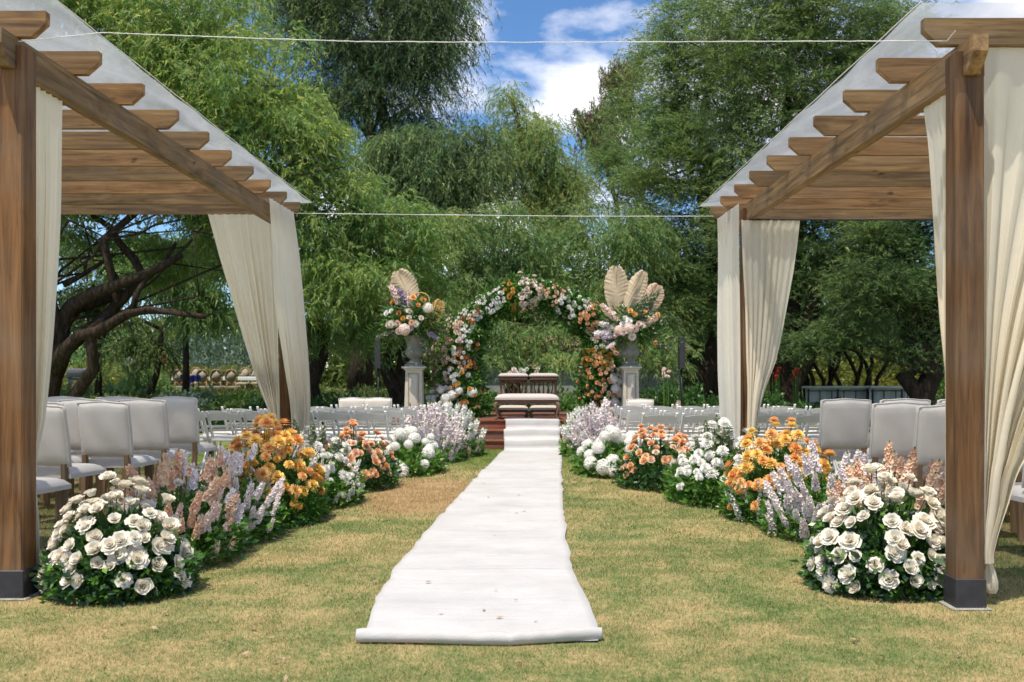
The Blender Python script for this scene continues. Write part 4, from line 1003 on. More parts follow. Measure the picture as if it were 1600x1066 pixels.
fs1 = [('rose', P_pure, .05, 614, 487), ('rose', P_pure, .045, 605, 490), ('rose', P_white, .055, 640, 487), ('rose', P_white, .05, 641, 497), ('hydrangea', P_blush, .10, 634, 516), ('rose', P_blush, .06, 626, 518), ('rose', P_blush, .06, 643, 513),
       ('rose', P_blush, .055, 623, 506), ('rose', P_blush, .05, 608, 508), ('rose', P_white, .055, 613, 507), ('rose', P_must, .05, 616, 473), ('rose', P_oran, .05, 647, 465), ('rose', P_must, .05, 663, 470), ('rose', P_oran, .045, 655, 478), ('rose', P_rust, .045, 625, 490), ('rose', P_must, .04, 632, 499),
       ('stock_spike', P_mauve, .42, 630, 470), ('stock_spike', P_blush, .42, 618, 462), ('stock_spike', P_blush, .3, 640, 470), ('hydrangea', P_white, .09, 670, 482), ('stock_spike', P_mauve, .25, 676, 525), ('stock_spike', P_grey if False else L_grey, .4, 606, 522), ('snapdragon', L_grey, .35, 664, 540), ('rose', P_white, .05, 651, 507), ('rose', P_peach, .05, 645, 505), ('rose', P_white, .045, 660, 498)]
a1 = tall('tall arrangement with one upright pale palm leaf in the left urn', wx(645, DP), DP, wz(497, DP), .56, .36, fs1,
     [(648, 480, 622, 424, 40, M_dry, 'palm_leaf'), (668, 516, 689, 470, 26, M_dryg, 'gilded_leaf'), (676, 516, 680, 478, 22, M_dryg, 'gilded_leaf'), (640, 482, 601, 470, 7, M_twig, 'dried_leaf'), (665, 512, 700, 520, 7, M_twig, 'dried_leaf')])
m = MB(); m.tube([(wx(652+14*math.cos(a)+6, DP), DP-.1, wz(470-12*math.sin(a)+(4 if a < 0 else 0), DP)) for a in [i*.45-1.2 for i in range(12)]], .010, 6); m.build('curled_cane', M_dryg, a1)
c, z1 = pedestal(971, 999, DP, 'right cream pedestal with raised panel carrying a grey urn')
urn(c, DP, z1, .52, 'dark grey footed urn on the right pedestal')
fs2 = [('rose', P_pure, .052, 975, 498), ('rose', P_pure, .05, 981, 502), ('rose', P_pure, .05, 972, 507), ('rose', P_pure, .05, 978, 507), ('hydrangea', P_blush, .09, 966, 517), ('hydrangea', P_blush, .09, 981, 514), ('rose', P_blush, .06, 990, 514), ('rose', P_blush, .06, 973, 520), ('rose', P_white, .055, 986, 527), ('rose', P_blush, .05, 962, 523),
       ('stock_spike', P_lilac, .36, 952, 510), ('stock_spike', P_lilac, .40, 946, 521), ('stock_spike', P_mauve, .3, 955, 526), ('stock_spike', P_peach, .34, 954, 493), ('stock_spike', P_blush, .36, 950, 486), ('stock_spike', P_blush, .3, 960, 497), ('rose', P_oran, .045, 983, 487), ('rose', P_oran, .045, 990, 492), ('rose', P_oran, .04, 1026, 493),
       ('stock_spike', L_grey, .4, 998, 490), ('stock_spike', L_grey, .4, 1010, 498), ('snapdragon', L_grey, .4, 1003, 478), ('snapdragon', L_grey, .4, 1012, 475), ('stock_spike', P_blush, .3, 1014, 505), ('stock_spike', P_peach, .3, 1018, 498), ('rose', P_blush, .05, 996, 507), ('rose', P_white, .05, 1002, 510), ('rose', P_peach, .045, 957, 545), ('rose', P_peach, .04, 961, 552), ('stock_spike', P_lilac, .22, 955, 540), ('rose', P_oran, .04, 1022, 536), ('rose', P_yell, .04, 1006, 488), ('snapdragon', L_grey, .45, 1020, 470), ('snapdragon', L_grey, .4, 1035, 540)]
a2 = tall('tall arrangement with three pale palm leaves in the right urn', wx(985, DP), DP, wz(508, DP), .54, .34, fs2,
     [(963, 492, 962, 417, 37, M_dry, 'palm_leaf'), (973, 492, 1006, 425, 30, M_dry, 'palm_leaf'), (1004, 494, 1028, 446, 34, plain('blush palm leaf', (.74, .52, .36), .7, .12, 5, 25, .25, .25), 'palm_leaf')])
m = MB()
for pts in ([(1000, 490), (1010, 468), (1018, 456), (1016, 446)], [(1004, 482), (1018, 470), (1032, 459), (1040, 460)], [(1010, 468), (1008, 460)], [(1018, 470), (1028, 474)], [(1013, 462), (1024, 462)]):
    m.tube([(wx(a, DP), DP-.16, wz(b, DP)) for a, b in pts], [.010, .008, .006, .004][:len(pts)], 5)
m.build('bare_twig', M_twig, a2)

# ------------------------------------------------------------------ column speakers on stands
def speaker(px, y0, y1, D, label):
    c = wx(px, D); s = thing('column_speaker', label, 'speaker', (c, D, 0))
    za, zb = wz(y1, D), wz(y0, D)
    MB().box((c, D, (za+zb)/2), (.115, .13, zb-za), None, .008).build('cabinet', M_black, s)
    MB().box((c, D-.068, (za+zb)/2), (.095, .006, (zb-za)*.94)).build('grille', M_steel, s)
    MB().tube([(c, D, .30), (c, D, za)], .018, 8).build('pole', M_black, s)
    for k in range(3):
        a = k*2*PI/3+.5; MB().tube([(c, D, .35), (c+.38*math.cos(a), D+.38*math.sin(a), .015)], .012, 6).build('leg', M_black, s)
speaker(591, 526, 577, 18.4, 'slim black column speaker on a stand left of the flower arch')
speaker(1065, 527, 577, 18.6, 'slim black column speaker on a stand right of the flower arch')

# ------------------------------------------------------------------ chairs
def uph_chair(label):
    """dining chair, faces +y: linen back with a wavy top, seat pad, four pale legs"""
    r = thing('upholstered_chair', label, 'chair', (0, 0, 0))
    m = MB(); nu, nv, th = 14, 10, .065; w = .50; z0, z1 = .50, 1.0; vs = []
    for sgn in (-1, 1):
        for j in range(nv+1):
            v = j/nv
            for i in range(nu+1):
                u = i/nu*2-1; ww = w/2*(1-.035*(1-v)-.02*abs(v-.5))
                ztop = z1+.012*math.cos(u*PI)+.016*u*u - (.0 if abs(u) < .95 else .012); z = z0+(ztop-z0)*v
                e = (1-abs(u)**8)*(1-(2*v-1)**8); y = -.21-.085*v+.018*(u*u) + sgn*th/2*(.45+.55*max(0, e)**.5) + .004*math.sin(u*5+v*7)
                vs.append((u*ww, y, z))
    K = (nu+1)*(nv+1); q = lambda s, j, i: s*K+j*(nu+1)+i
    fs = [(q(s, j, i), q(s, j, i+1), q(s, j+1, i+1), q(s, j+1, i)) for s in (0, 1) for j in range(nv) for i in range(nu)]
    fs += [(q(0, j, e), q(0, j+1, e), q(1, j+1, e), q(1, j, e)) for j in range(nv) for e in (0, nu)] + [(q(0, e, i), q(0, e, i+1), q(1, e, i+1), q(1, e, i)) for i in range(nu) for e in (0, nv)]
    bk = m.add(vs, fs, 0, True).build('backrest', M_linen, r)
    pm = MB()
    for s in (0, 1):
        idx = [q(s, 0, i) for i in range(nu+1)]+[q(s, j, nu) for j in range(nv+1)]+[q(s, nv, i) for i in range(nu, -1, -1)]+[q(s, j, 0) for j in range(nv, -1, -1)]
        pts = [vs[i] for i in idx]; pm.tube(pts, .0055, 5, 0, False)
    pm.build('piping', M_linen, bk)
    m = MB(); cushion(m, 0, .03, .40, .50, .46, .095, nx=14, ny=12).build('seat', M_seat, r)
    for sx in (-1, 1):
        MB().prism([(-.27, .0), (-.235, .0), (-.185, .40), (-.20, .52), (-.245, .52), (-.24, .40)], 'x', sx*.205-.019, sx*.205+.019).build('leg', M_leg, r)
        MB().prism([(.20, .0), (.232, .0), (.245, .41), (.195, .41)], 'x', sx*.205-.02, sx*.205+.02).build('leg', M_leg, r)
    return r
def fold_chair(label):
    """white resin folding chair, faces +y: two X frames, arched top slat, lower slat, padded seat"""
    r = thing('folding_chair', label, 'chair', (0, 0, 0)); w = .43
    for sx in (-1, 1):
        x = sx*(w/2-.014)
        MB().bar((x, .21, .0), (x, -.245, .775), .024, .036, 0, .004, (0, 1, 0)).lathe([(.010, -.0), (.018, .012), (.015, .026)], (x, -.246, .765), 8).build('front_leg', M_white, r)
        x2 = sx*(w/2-.046)
        MB().bar((x2, -.22, .0), (x2, .15, .44), .022, .032, 0, .004, (0, 1, 0)).build('rear_leg', M_white, r)
    def slat(z0, z1, arch, nm, y):
        m = MB(); n = 12; vs = []
        for k in range(n+1):
            u = k/n*2-1; x = u*(w/2-.026); up = arch*(1-u*u); bow = -.02*(1-u*u)
            for (dz, dy) in ((z0+up*.5, -.009), (z1+up, -.009), (z1+up, .009), (z0+up*.5, .009)):
                vs.append((x, y+bow+dy-(dz-z0)*.55, dz))
        fs = [(k*4+a, k*4+(a+1) % 4, k*4+4+(a+1) % 4, k*4+4+a) for k in range(n) for a in range(4)]+[(0, 1, 2, 3), (n*4+3, n*4+2, n*4+1, n*4)]
        m.add(vs, fs, 0, False).build(nm, M_white, r)
    slat(.665, .745, .020, 'top_slat', -.180); slat(.535, .565, .0, 'lower_slat', -.104)
    m = MB(); m.box((0, .02, .425), (w-.07, .38, .03), None, .006); st = m.build('seat', M_white, r)
    m = MB(); cushion(m, 0, .02, .44, w-.08, .36, .03).build('seat_pad', M_seat, st)
    for y, z in ((.165, .085), (-.175, .06)): MB().bar((-w/2+.04, y, z), (w/2-.04, y, z), .018, .022).build('stretcher', M_white, r)
    return r
ORD = ['first', 'second', 'third', 'fourth', 'fifth', 'sixth', 'seventh', 'eighth', 'ninth']
U0 = None
def put(proto, used, x, y, rz, label, group, sc=1.0):
    o = proto if not used else copy_tree(proto)
    o.location = (x, y, 0); o.rotation_euler = (0, 0, rz); o.scale = (sc, sc, sc); o['label'] = label; o['group'] = group; return o
uproto = uph_chair('x'); fproto = fold_chair('x'); nuc = 0; nfc = 0
G1 = 'upholstered chairs in the near rows left of the aisle'; G2 = 'upholstered chairs in the near rows right of the aisle'
# near left block: rows counted from the camera, seats from the aisle
for ri, (y, xe, rz) in enumerate([(7.15, -3.72, -.22), (8.25, -3.93, -.20), (9.10, -3.79, -.16), (9.85, -3.72, -.15), (10.75, -3.72, -.12)]):
    for ci in range(4 if ri else 3):
        put(uproto, nuc, xe-ci*.60, y+ci*.03+rnd.uniform(-.03, .03)+.21, rz+rnd.uniform(-.05, .05), 'linen chair left of the aisle, %s row from camera, %s seat from aisle' % (ORD[ri], ORD[ci]), G1); nuc += 1
for ri, (y, xe, rz) in enumerate([(6.75, 3.62, .12), (7.55, 3.55, .10), (8.25, 3.43, .10), (8.95, 3.34, .08), (9.95, 3.20, .06)]):
    for ci in range(4):
        put(uproto, nuc, xe+ci*.60, y+ci*.03+rnd.uniform(-.03, .03)+.21, rz+rnd.uniform(-.05, .05), 'linen chair right of the aisle, %s row from camera, %s seat from aisle' % (ORD[ri], ORD[ci]), G2); nuc += 1
for px, lab in ((553, 'left one of two small linen chairs in front of the left pedestal'), (592, 'right one of two small linen chairs in front of the left pedestal'), (998, 'single small linen chair in front of the right pedestal')):
    put(uproto, nuc, wx(px, 15.5), 15.6, .02, lab, 'small linen chairs nearest the platform', .86 if px < 900 else .84); nuc += 1
G3 = 'white folding chairs left of the aisle'; G4 = 'white folding chairs right of the aisle'
for ri, (y, xe, n) in enumerate([(12.30, -1.87, 6), (13.05, -1.78, 6), (13.8, -1.66, 6), (14.55, -1.60, 5)]):
    for ci in range(n):
        put(fproto, nfc, xe-ci*.455+rnd.uniform(-.015, .015), y+.24+rnd.uniform(-.03, .03), rnd.uniform(-.06, .02)-.06, 'white folding chair left of aisle, %s folding row from camera, %s seat from aisle' % (ORD[ri], ORD[ci]), G3); nfc += 1
for ri, (y, xe, n) in enumerate([(11.75, 1.60, 6), (12.5, 1.52, 7), (13.25, 1.50, 7), (14.0, 1.50, 7), (14.75, 1.55, 6)]):
    for ci in range(n):
        put(fproto, nfc, xe+ci*.455+rnd.uniform(-.015, .015), y+.24+rnd.uniform(-.03, .03), rnd.uniform(-.02, .06)+.05, 'white folding chair right of aisle, %s folding row from camera, %s seat from aisle' % (ORD[ri], ORD[ci]), G4); nfc += 1

# ------------------------------------------------------------------ trees
def limb_path(a, b, n=7, wob=.25, sag=0.0, r=rnd):
    a = Vector(a); b = Vector(b); L0 = (b-a).length; pts = []
    for i in range(n+1):
        t = i/n; p = a.lerp(b, t); e = math.sin(PI*t)*wob*L0*.18
        pts.append(p+Vector((r.uniform(-e, e), r.uniform(-e, e), r.uniform(-e, e)*.6+math.sin(PI*t)*sag*L0)))
    return pts
def strands(starts, length, step, leafL, leafW, mode):
    """hanging or feathery sprigs; returns leaf base points and directions"""
    n = len(starts); k = int(length/step); ang = rng.uniform(0, 2*PI, n)
    d = np.stack([np.cos(ang), np.sin(ang), rng.uniform(-.3, .5, n)], 1)
    if mode == 'weep': d[:, 2] = rng.uniform(-.2, .5, n)
    if mode == 'feather': d[:, 2] = rng.uniform(-.45, .55, n)
    if mode == 'up': d = d*.35; d[:, 2] = 1
    d = unit(d); P = starts.copy(); outP = []; outD = []; keep = rng.uniform(.45, 1, n)*k
    for j in range(k):
        live = j < keep
        g = np.zeros((n, 3)); g[:, 2] = -.16 if mode == 'weep' else (-.05 if mode == 'feather' else 0)
        d = unit(d+g+rng.normal(size=(n, 3))*.05); P = P+d*step
        for s in ((0, 1) if mode != 'feather' else (0, 1, 2)):
            dd = unit(d*(.75 if mode != 'feather' else 1.0)+rng.normal(size=(n, 3))*(.42 if mode != 'feather' else .5)+(np.array([0, 0, -.45]) if mode == 'weep' else 0))
            outP.append((P+rng.normal(size=(n, 3))*step*.2)[live]); outD.append(dd[live])
    return np.concatenate(outP), np.concatenate(outD)
DM = 7.5
def crown(parent, lobes, D, dens, mats, mode='weep', leafL=.15, leafW=.028, slen=1.2, step=.10, core=.5, shell=.35, name='crown', part_share=(1.0,)):
    """lobes: (x, y, z, rx, ry, rz) ellipsoids"""
    S_ = []; C_ = []
    for (x, y, z, rx, ry, rz) in lobes:
        area = (rx*rz+rx*ry+ry*rz)/3*4*PI; n = int(area*dens*DM); d = unit(rng.normal(size=(n, 3)))
        # lumpy surface: sub-lobes
        nb = max(8, int(area/1.7)); bd = unit(rng.normal(size=(nb, 3))); pick = rng.integers(0, nb, n)
        d = unit(bd[pick]+rng.normal(size=(n, 3))*.22)
        q = (1-shell*rng.random(n)**1.3)*(.66+.50*rng.random(nb)[pick])
        S_.append(np.array([x, y, z])+d*np.array([rx, ry, rz])*q[:, None])
        m_c = int(area*core*40); dc = unit(rng.normal(size=(m_c, 3))); C_.append(np.array([x, y, z])+dc*np.array([rx, ry, rz])*(rng.uniform(.2, .72, m_c))[:, None])
    S_ = np.concatenate(S_); C_ = np.concatenate(C_)
    S_ = S_[rng.permutation(len(S_))]
    cuts = np.cumsum([0]+[int(len(S_)*s) for s in part_share]); cuts[-1] = len(S_)
    o = np.array(off(parent)); tot = 0
    for i, mt in enumerate(mats):
        P, Dr = strands(S_[cuts[i]:cuts[i+1]], slen, step, leafL, leafW, mode)
        ln = leafL*rng.uniform(.6, 1.3, len(P)); v, f = leaf_tris(P, Dr, ln, leafW*rng.uniform(.7, 1.3, len(P)))
        if i == 0 and len(C_):
            v2, f2 = leaf_tris(C_, unit(rng.normal(size=C_.shape)+np.array([0, 0, -.5])), leafL*1.5, leafW*2.6); v = np.concatenate([v, v2]); f = np.arange(len(v)).reshape(-1, 3)
        tot += len(f)
        tag(link(name, npmesh(name, v-o, f, mt), parent), None, None, None, 'stuff')
    return tot
TRI = {}
def PXL(lst, D, ry=None, dd=0):
    out = []
    for l in lst:
        px, py, rx, rz = l[:4]; d = D+(l[4] if len(l) > 4 else 0)
        out.append((wx(px, d), d, wz(py, d), rx*d/F, ry or min(rx, rz)*d/F*.9, rz*d/F))
    return out
def tree(name, label, base_px, D, lobes, mats, trunk_r, tops, bark_m, dens, share=(1.0,), ry=None, wob=.6, limbs=None, **kw):
    x = wx(base_px, D); z = gz(x, D); r = thing(name, label, 'tree', (x, D, z))
    m = MB(); L_ = PXL(lobes, D, ry)
    for (tpx, tpy) in tops:
        p = limb_path((x, D, z-.1), (wx(tpx, D), D, wz(tpy, D)), 9, wob*.5); n = len(p)
        m.tube(p, [trunk_r*(1-.72*i/(n-1))*(1.25 if i == 0 else 1) for i in range(n)], 9)
        for l in L_:
            for s in range(1):
                k = rnd.randint(n//3, n-2); tgt = Vector(l[:3])+Vector((rnd.uniform(-.6, .6)*l[3], rnd.uniform(-.5, .5)*l[4], rnd.uniform(-.4, .6)*l[5]))
                if (tgt-p[k]).length > 9: continue
                q = limb_path(p[k], tgt, 6, wob, .06); m.tube(q, [trunk_r*.15*(1-.85*i/6)+.006 for i in range(7)], 6)
    for lm in (limbs or []):
        pts = [Vector((wx(a, D), D+dy, wz(b, D))) for a, b, dy, rr_ in lm]; m.tube(pts, [q[3]*D/F for q in lm], 9)
    m.build('trunk', bark_m, r)
    TRI[label] = crown(r, L_, D, dens, mats, part_share=share, **kw)
    return r

# big bright pepper tree on the left with low gnarled limbs
tree('pepper_tree', 'large bright yellow green tree arching over the left pergola, with low gnarled limbs', 88, 20.5,
     [(40, 30, 210, 170), (230, 40, 190, 160), (330, 130, 150, 130), (120, 210, 200, 120), (150, 330, 120, 50, 2), (220, 400, 110, 40, 2.5), (400, 245, 130, 110), (270, 290, 160, 80), (500, 300, 100, 85), (455, 170, 80, 80), (40, 310, 110, 60), (580, 330, 90, 70, 1), (640, 390, 90, 80, 1), (530, 410, 90, 90, 0), (390, 380, 80, 70, 1)],
     [L_bright, L_mid, L_light], .15, [(250, 160), (40, 160)], M_bark, 6.6, (.55, .30, .15), wob=.9, leafL=.135, leafW=.030, slen=.75, step=.085,
     limbs=[[(66, 640, 0, 21), (78, 590, 0, 19), (88, 540, 0, 17), (98, 500, 0, 14), (112, 478, 0, 12), (150, 462, -.2, 10), (190, 448, -.3, 9), (225, 436, -.3, 8), (262, 418, -.3, 7), (290, 400, -.2, 4)],
            [(84, 585, 0, 15), (108, 548, -.2, 12), (135, 525, -.3, 9.5), (165, 520, -.4, 9), (190, 505, -.4, 8), (212, 492, -.4, 7), (245, 487, -.5, 6.5), (285, 490, -.5, 5.5), (330, 497, -.5, 4), (345, 492, -.5, 2)],
            [(100, 550, 0, 11), (140, 512, .1, 9), (165, 488, .2, 9.5), (195, 455, .2, 8), (215, 430, .3, 7), (200, 402, .3, 7), (180, 380, .3, 6), (160, 350, .3, 5), (130, 330, .3, 4)],
            [(217, 492, -.4, 5), (225, 462, -.4, 4.5), (235, 440, -.3, 4), (262, 410, -.2, 3), (275, 380, 0, 2.5)],
            [(100, 500, 0, 14), (115, 480, .2, 9), (150, 470, .3, 7), (185, 455, .3, 5)],
            [(100, 445, 0, 5), (120, 435, 0, 4), (150, 410, .2, 3), (175, 395, .2, 2)]])
# two thinner dark trunks in the garden behind, left
def sapling(label, D, tr, lobes, mt, dens=5, name='garden_tree', **kw):
    x = wx(tr[0][0][0], D); z = gz(x, D); r = thing(name, label, 'tree', (x, D, z)); m = MB()
    for pl in tr: m.tube([(wx(a, D), D, wz(b, D)) for a, b, q in pl], [q*D/F for a, b, q in pl], 7)
    m.build('trunk', M_bark, r); TRI[label] = crown(r, PXL(lobes, D), D, dens, [mt], **kw); return r
sapling('slim dark trunked tree seen upright in the garden left of the back curtain', 27, [[(290, 625, 6), (291, 570, 5), (290, 520, 4.5), (291, 470, 4), (288, 400, 3)], [(291, 520, 3), (305, 480, 2.5), (315, 450, 2)]], [(290, 410, 100, 60), (330, 470, 45, 40)], L_mid, 4.5, leafL=.2, leafW=.04, slen=1.3)
sapling('leaning forked tree in the garden between grill and round chairs', 29, [[(232, 620, 6), (245, 585, 5), (250, 545, 4.5), (252, 515, 4), (270, 495, 3)], [(252, 515, 3), (238, 508, 3), (222, 500, 2.5)]], [(205, 400, 90, 40), (215, 545, 50, 30)], L_wood, 3.5, leafL=.2, leafW=.04, slen=1.0)
sapling('slim dark tree behind the gas grill', 29.5, [[(153, 625, 6), (155, 560, 5), (154, 530, 4), (145, 505, 3)], [(155, 545, 3), (165, 520, 2.5), (172, 500, 2)]], [(150, 480, 60, 40)], L_wood, 3.5, leafL=.2, leafW=.04, slen=1.0)
# dark tall tree in the middle distance
tree('weeping_tree', 'tall dark weeping tree against the sky left of the gap', 560, 38,
     [(600, -60, 130, 130), (500, 20, 90, 110), (660, 60, 80, 110), (590, 90, 110, 100), (690, -10, 50, 110), (520, 150, 70, 70), (640, 190, 80, 60), (470, -20, 60, 90)],
     [L_dark, L_mid], .42, [(585, 120), (600, -20)], M_bark, 2.0, (.85, .15), wob=.6, leafL=.22, leafW=.036, slen=2.0, step=.16, core=.03, shell=.85)
tree('weeping_tree', 'dark rounded tree below the tall weeping tree, left of centre', 690, 33,
     [(680, 260, 75, 65), (620, 250, 60, 50), (735, 250, 40, 70), (700, 330, 70, 50)], [L_dark, L_mid], .3, [(680, 280)], M_bark, 4.2, (.6, .4), leafL=.22, leafW=.036, slen=1.9, step=.14, core=.5)
tree('willow_tree', 'slender pale green tree rising into the sky gap at the centre', 862, 35,
     [(830, 230, 60, 70), (795, 160, 20, 40), (870, 260, 55, 80), (800, 250, 45, 80), (905, 290, 30, 60), (845, 340, 80, 70)],
     [L_light, L_mid], .22, [(862, 200), (800, 150)], M_bark2, 3.4, (.6, .4), leafL=.18, leafW=.032, slen=1.1, step=.12, core=.08, shell=.7)
tree('willow_tree', 'mid green weeping tree hanging down behind the flower arch', 800, 26,
     [(700, 400, 90, 75), (790, 430, 80, 60), (870, 410, 90, 75), (950, 380, 80, 80), (640, 470, 60, 55), (740, 480, 50, 45), (930, 460, 60, 55), (840, 470, 60, 35), (780, 350, 60, 50), (790, 520, 60, 28, -1.5), (880, 520, 55, 30, -1.5), (1000, 500, 60, 45), (765, 556, 34, 22, -2), (885, 560, 44, 26, -2), (1030, 540, 45, 35, -1), (830, 545, 30, 18, -1)],
     [L_mid, L_light, L_dark], .24, [(800, 430)], M_bark, 5.6, (.62, .24, .14), leafL=.14, leafW=.027, slen=1.05, step=.10, core=.4)
tree('willow_tree', 'green weeping tree between the left pergola and the left urn', 490, 23.5,
     [(510, 460, 70, 70), (560, 430, 80, 70), (600, 480, 50, 55), (470, 510, 40, 40), (560, 520, 45, 40)],
     [L_mid, L_bright], .26, [(500, 470)], M_bark, 5.0, (.7, .3), leafL=.14, leafW=.027, slen=.95, step=.095, core=.5)
tree('shade_tree', 'dark leaning trunk tree behind the left pedestal', 622, 24.5,
     [(620, 470, 60, 50), (680, 500, 45, 40)], [L_mid], .26, [(596, 500), (640, 470)], M_bark, 4.5, (1.0,), leafL=.16, leafW=.03, slen=1.2, step=.11, core=.4)
# cypresses on the right
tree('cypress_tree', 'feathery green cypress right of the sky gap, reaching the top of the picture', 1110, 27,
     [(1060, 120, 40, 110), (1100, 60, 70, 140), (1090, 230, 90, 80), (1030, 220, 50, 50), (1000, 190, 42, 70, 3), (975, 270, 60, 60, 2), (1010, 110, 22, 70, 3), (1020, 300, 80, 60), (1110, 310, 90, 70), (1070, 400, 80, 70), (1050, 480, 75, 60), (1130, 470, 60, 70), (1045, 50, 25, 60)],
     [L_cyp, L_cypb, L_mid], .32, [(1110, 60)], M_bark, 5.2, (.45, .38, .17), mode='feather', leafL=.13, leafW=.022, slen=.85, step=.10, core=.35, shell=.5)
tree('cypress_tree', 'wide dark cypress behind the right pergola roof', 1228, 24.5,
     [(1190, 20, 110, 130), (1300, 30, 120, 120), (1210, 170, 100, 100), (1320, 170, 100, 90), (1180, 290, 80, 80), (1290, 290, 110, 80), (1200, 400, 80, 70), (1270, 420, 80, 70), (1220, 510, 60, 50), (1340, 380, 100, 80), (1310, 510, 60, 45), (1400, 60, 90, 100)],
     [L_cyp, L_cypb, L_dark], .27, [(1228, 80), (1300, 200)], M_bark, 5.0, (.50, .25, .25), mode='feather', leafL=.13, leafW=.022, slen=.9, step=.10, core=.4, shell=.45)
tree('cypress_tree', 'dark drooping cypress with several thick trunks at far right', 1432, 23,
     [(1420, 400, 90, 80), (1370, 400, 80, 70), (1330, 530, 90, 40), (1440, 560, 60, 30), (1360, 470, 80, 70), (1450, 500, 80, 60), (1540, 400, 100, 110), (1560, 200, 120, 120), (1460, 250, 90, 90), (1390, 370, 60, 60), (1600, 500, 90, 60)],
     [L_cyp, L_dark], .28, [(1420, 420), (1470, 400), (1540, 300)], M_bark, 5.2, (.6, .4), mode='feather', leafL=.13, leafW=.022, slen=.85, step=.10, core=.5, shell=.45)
tree('seed_head_tree', 'distant tree with brown upright seed heads beside the clouds', 950, 42,
     [(930, 200, 40, 30), (965, 165, 40, 50), (990, 130, 22, 40), (960, 240, 65, 40), (908, 210, 14, 18)], [L_brown, L_mid], .2, [(950, 170)], M_bark2, 2.2, (.6, .4), mode='up', leafL=.22, leafW=.05, slen=.9, step=.11, core=.15, shell=.7)
# trees right of the right pergola and beyond frame
tree('pepper_tree', 'green tree behind the outer side of the left pergola, beyond the grill', -60, 30,
     [(-60, 300, 150, 120), (60, 380, 90, 50), (-150, 100, 160, 160)], [L_mid, L_light], .3, [(-60, 300)], M_bark, 2.6, (.7, .3), leafL=.2, leafW=.04, slen=1.4, step=.13, core=.3)
# multi-stemmed shrubs between trunks on the right
m = MB(); mt_root = thing('thicket_tree', 'many stemmed small tree behind the long white tables', 'tree', (wx(1310, 27), 27, gz(0, 27)))
for i in range(13):
    px = 1255+i*9+rnd.uniform(-3, 3); m.tube(limb_path((wx(px, 27), 27+rnd.uniform(-.6, .6), .15), (wx(px+rnd.uniform(-28, 28), 27), 27, wz(520, 27)), 5, .5), [.07, .06, .055, .05, .04, .03], 6)
m.build('trunk', M_bark, mt_root); crown(mt_root, PXL([(1310, 500, 80, 40), (1280, 520, 50, 30)], 27), 27, 4, [L_cyp], mode='feather', leafL=.14, leafW=.026, slen=.8)

# distant wood that closes the view under the crowns
def mass(label, name, cat, boxes, dens, mt, leafL, leafW, up=.3, kind='stuff'):
    Ps = []
    for (x0, x1, y0, y1, zt, zb) in boxes:
        n = int((x1-x0)*(zt-zb)*dens); P = np.stack([rng.uniform(x0, x1, n), rng.uniform(y0, y1, n), rng.random(n)], 1)
        top = zt+ (np.sin(P[:, 0]*.7+1)+np.sin(P[:, 0]*1.9)*.5+np.sin(P[:, 0]*4.7+P[:, 1])*.35)*.10*(zt-zb); P[:, 2] = zb+(top-zb)*P[:, 2]; Ps.append(P)
    P = np.concatenate(Ps); n = len(P); Dr = unit(rng.normal(size=(n, 3))+np.array([0, 0, up])); v, f = leaf_tris(P, Dr, leafL*rng.uniform(.6, 1.4, n), leafW)
    c = P.mean(0); c[2] = 0
    o = link(name, npmesh(name, v-c, f, mt), None, tuple(c)); return tag(o, label, cat, None, kind)
mass('far off green woodland closing the view behind the garden', 'woodland', 'trees', [(-34, -10, 55, 62, 4.6, 0), (-10, 40, 52, 60, 7.0, 0), (-60, -34, 55, 60, 9, 0), (40, 70, 50, 60, 10, 0), (0, 40, 46, 50, 4.5, 0)], 130, L_wood, .55, .22, -.2)
mass('long clipped hedge with yellow green top behind the grill and round chairs', 'hedge', 'hedge', [(wx(60, 43), wx(420, 43), 43, 44.4, wz(570, 43), .25), (wx(1180, 43), wx(1480, 43), 43, 44, wz(575, 43), .25)], 420, L_hedge, .18, .08, .4)
def shrub(label, px, D, w, h, mt, dens=900, leaf=.11, name='shrub', z0=None):
    x = wx(px, D); zb = gz(x, D) if z0 is None else z0; r = thing(name, label, 'shrub', (x, D, zb))
    n = int(dens*w*h*1.4); d = unit(rng.normal(size=(n, 3))); d[:, 2] = np.abs(d[:, 2]); q = rng.uniform(.3, 1, n)**.5*(1+.14*np.sin(d[:, 0]*9)+.12*np.sin(d[:, 1]*7+d[:, 2]*6))
    P = d*np.array([w/2, w*.4, h])*q[:, None]; Dr = unit(d+rng.normal(size=(n, 3))*.7+np.array([0, 0, .3])); ln = leaf*rng.uniform(.6, 1.4, n); v, f = leaf_quads(P, Dr, ln, ln*.45)
    tag(link('foliage', npmesh('foliage', v, f, mt), r), None, None, None, 'stuff')
    m = MB()
    for i in range(5): m.tube([(0, 0, 0), (rnd.uniform(-.3, .3)*w, rnd.uniform(-.2, .2)*w, h*.7)], [.02, .008], 5)
    o = link('stems', m.mesh('stems', M_bark2), r); return r
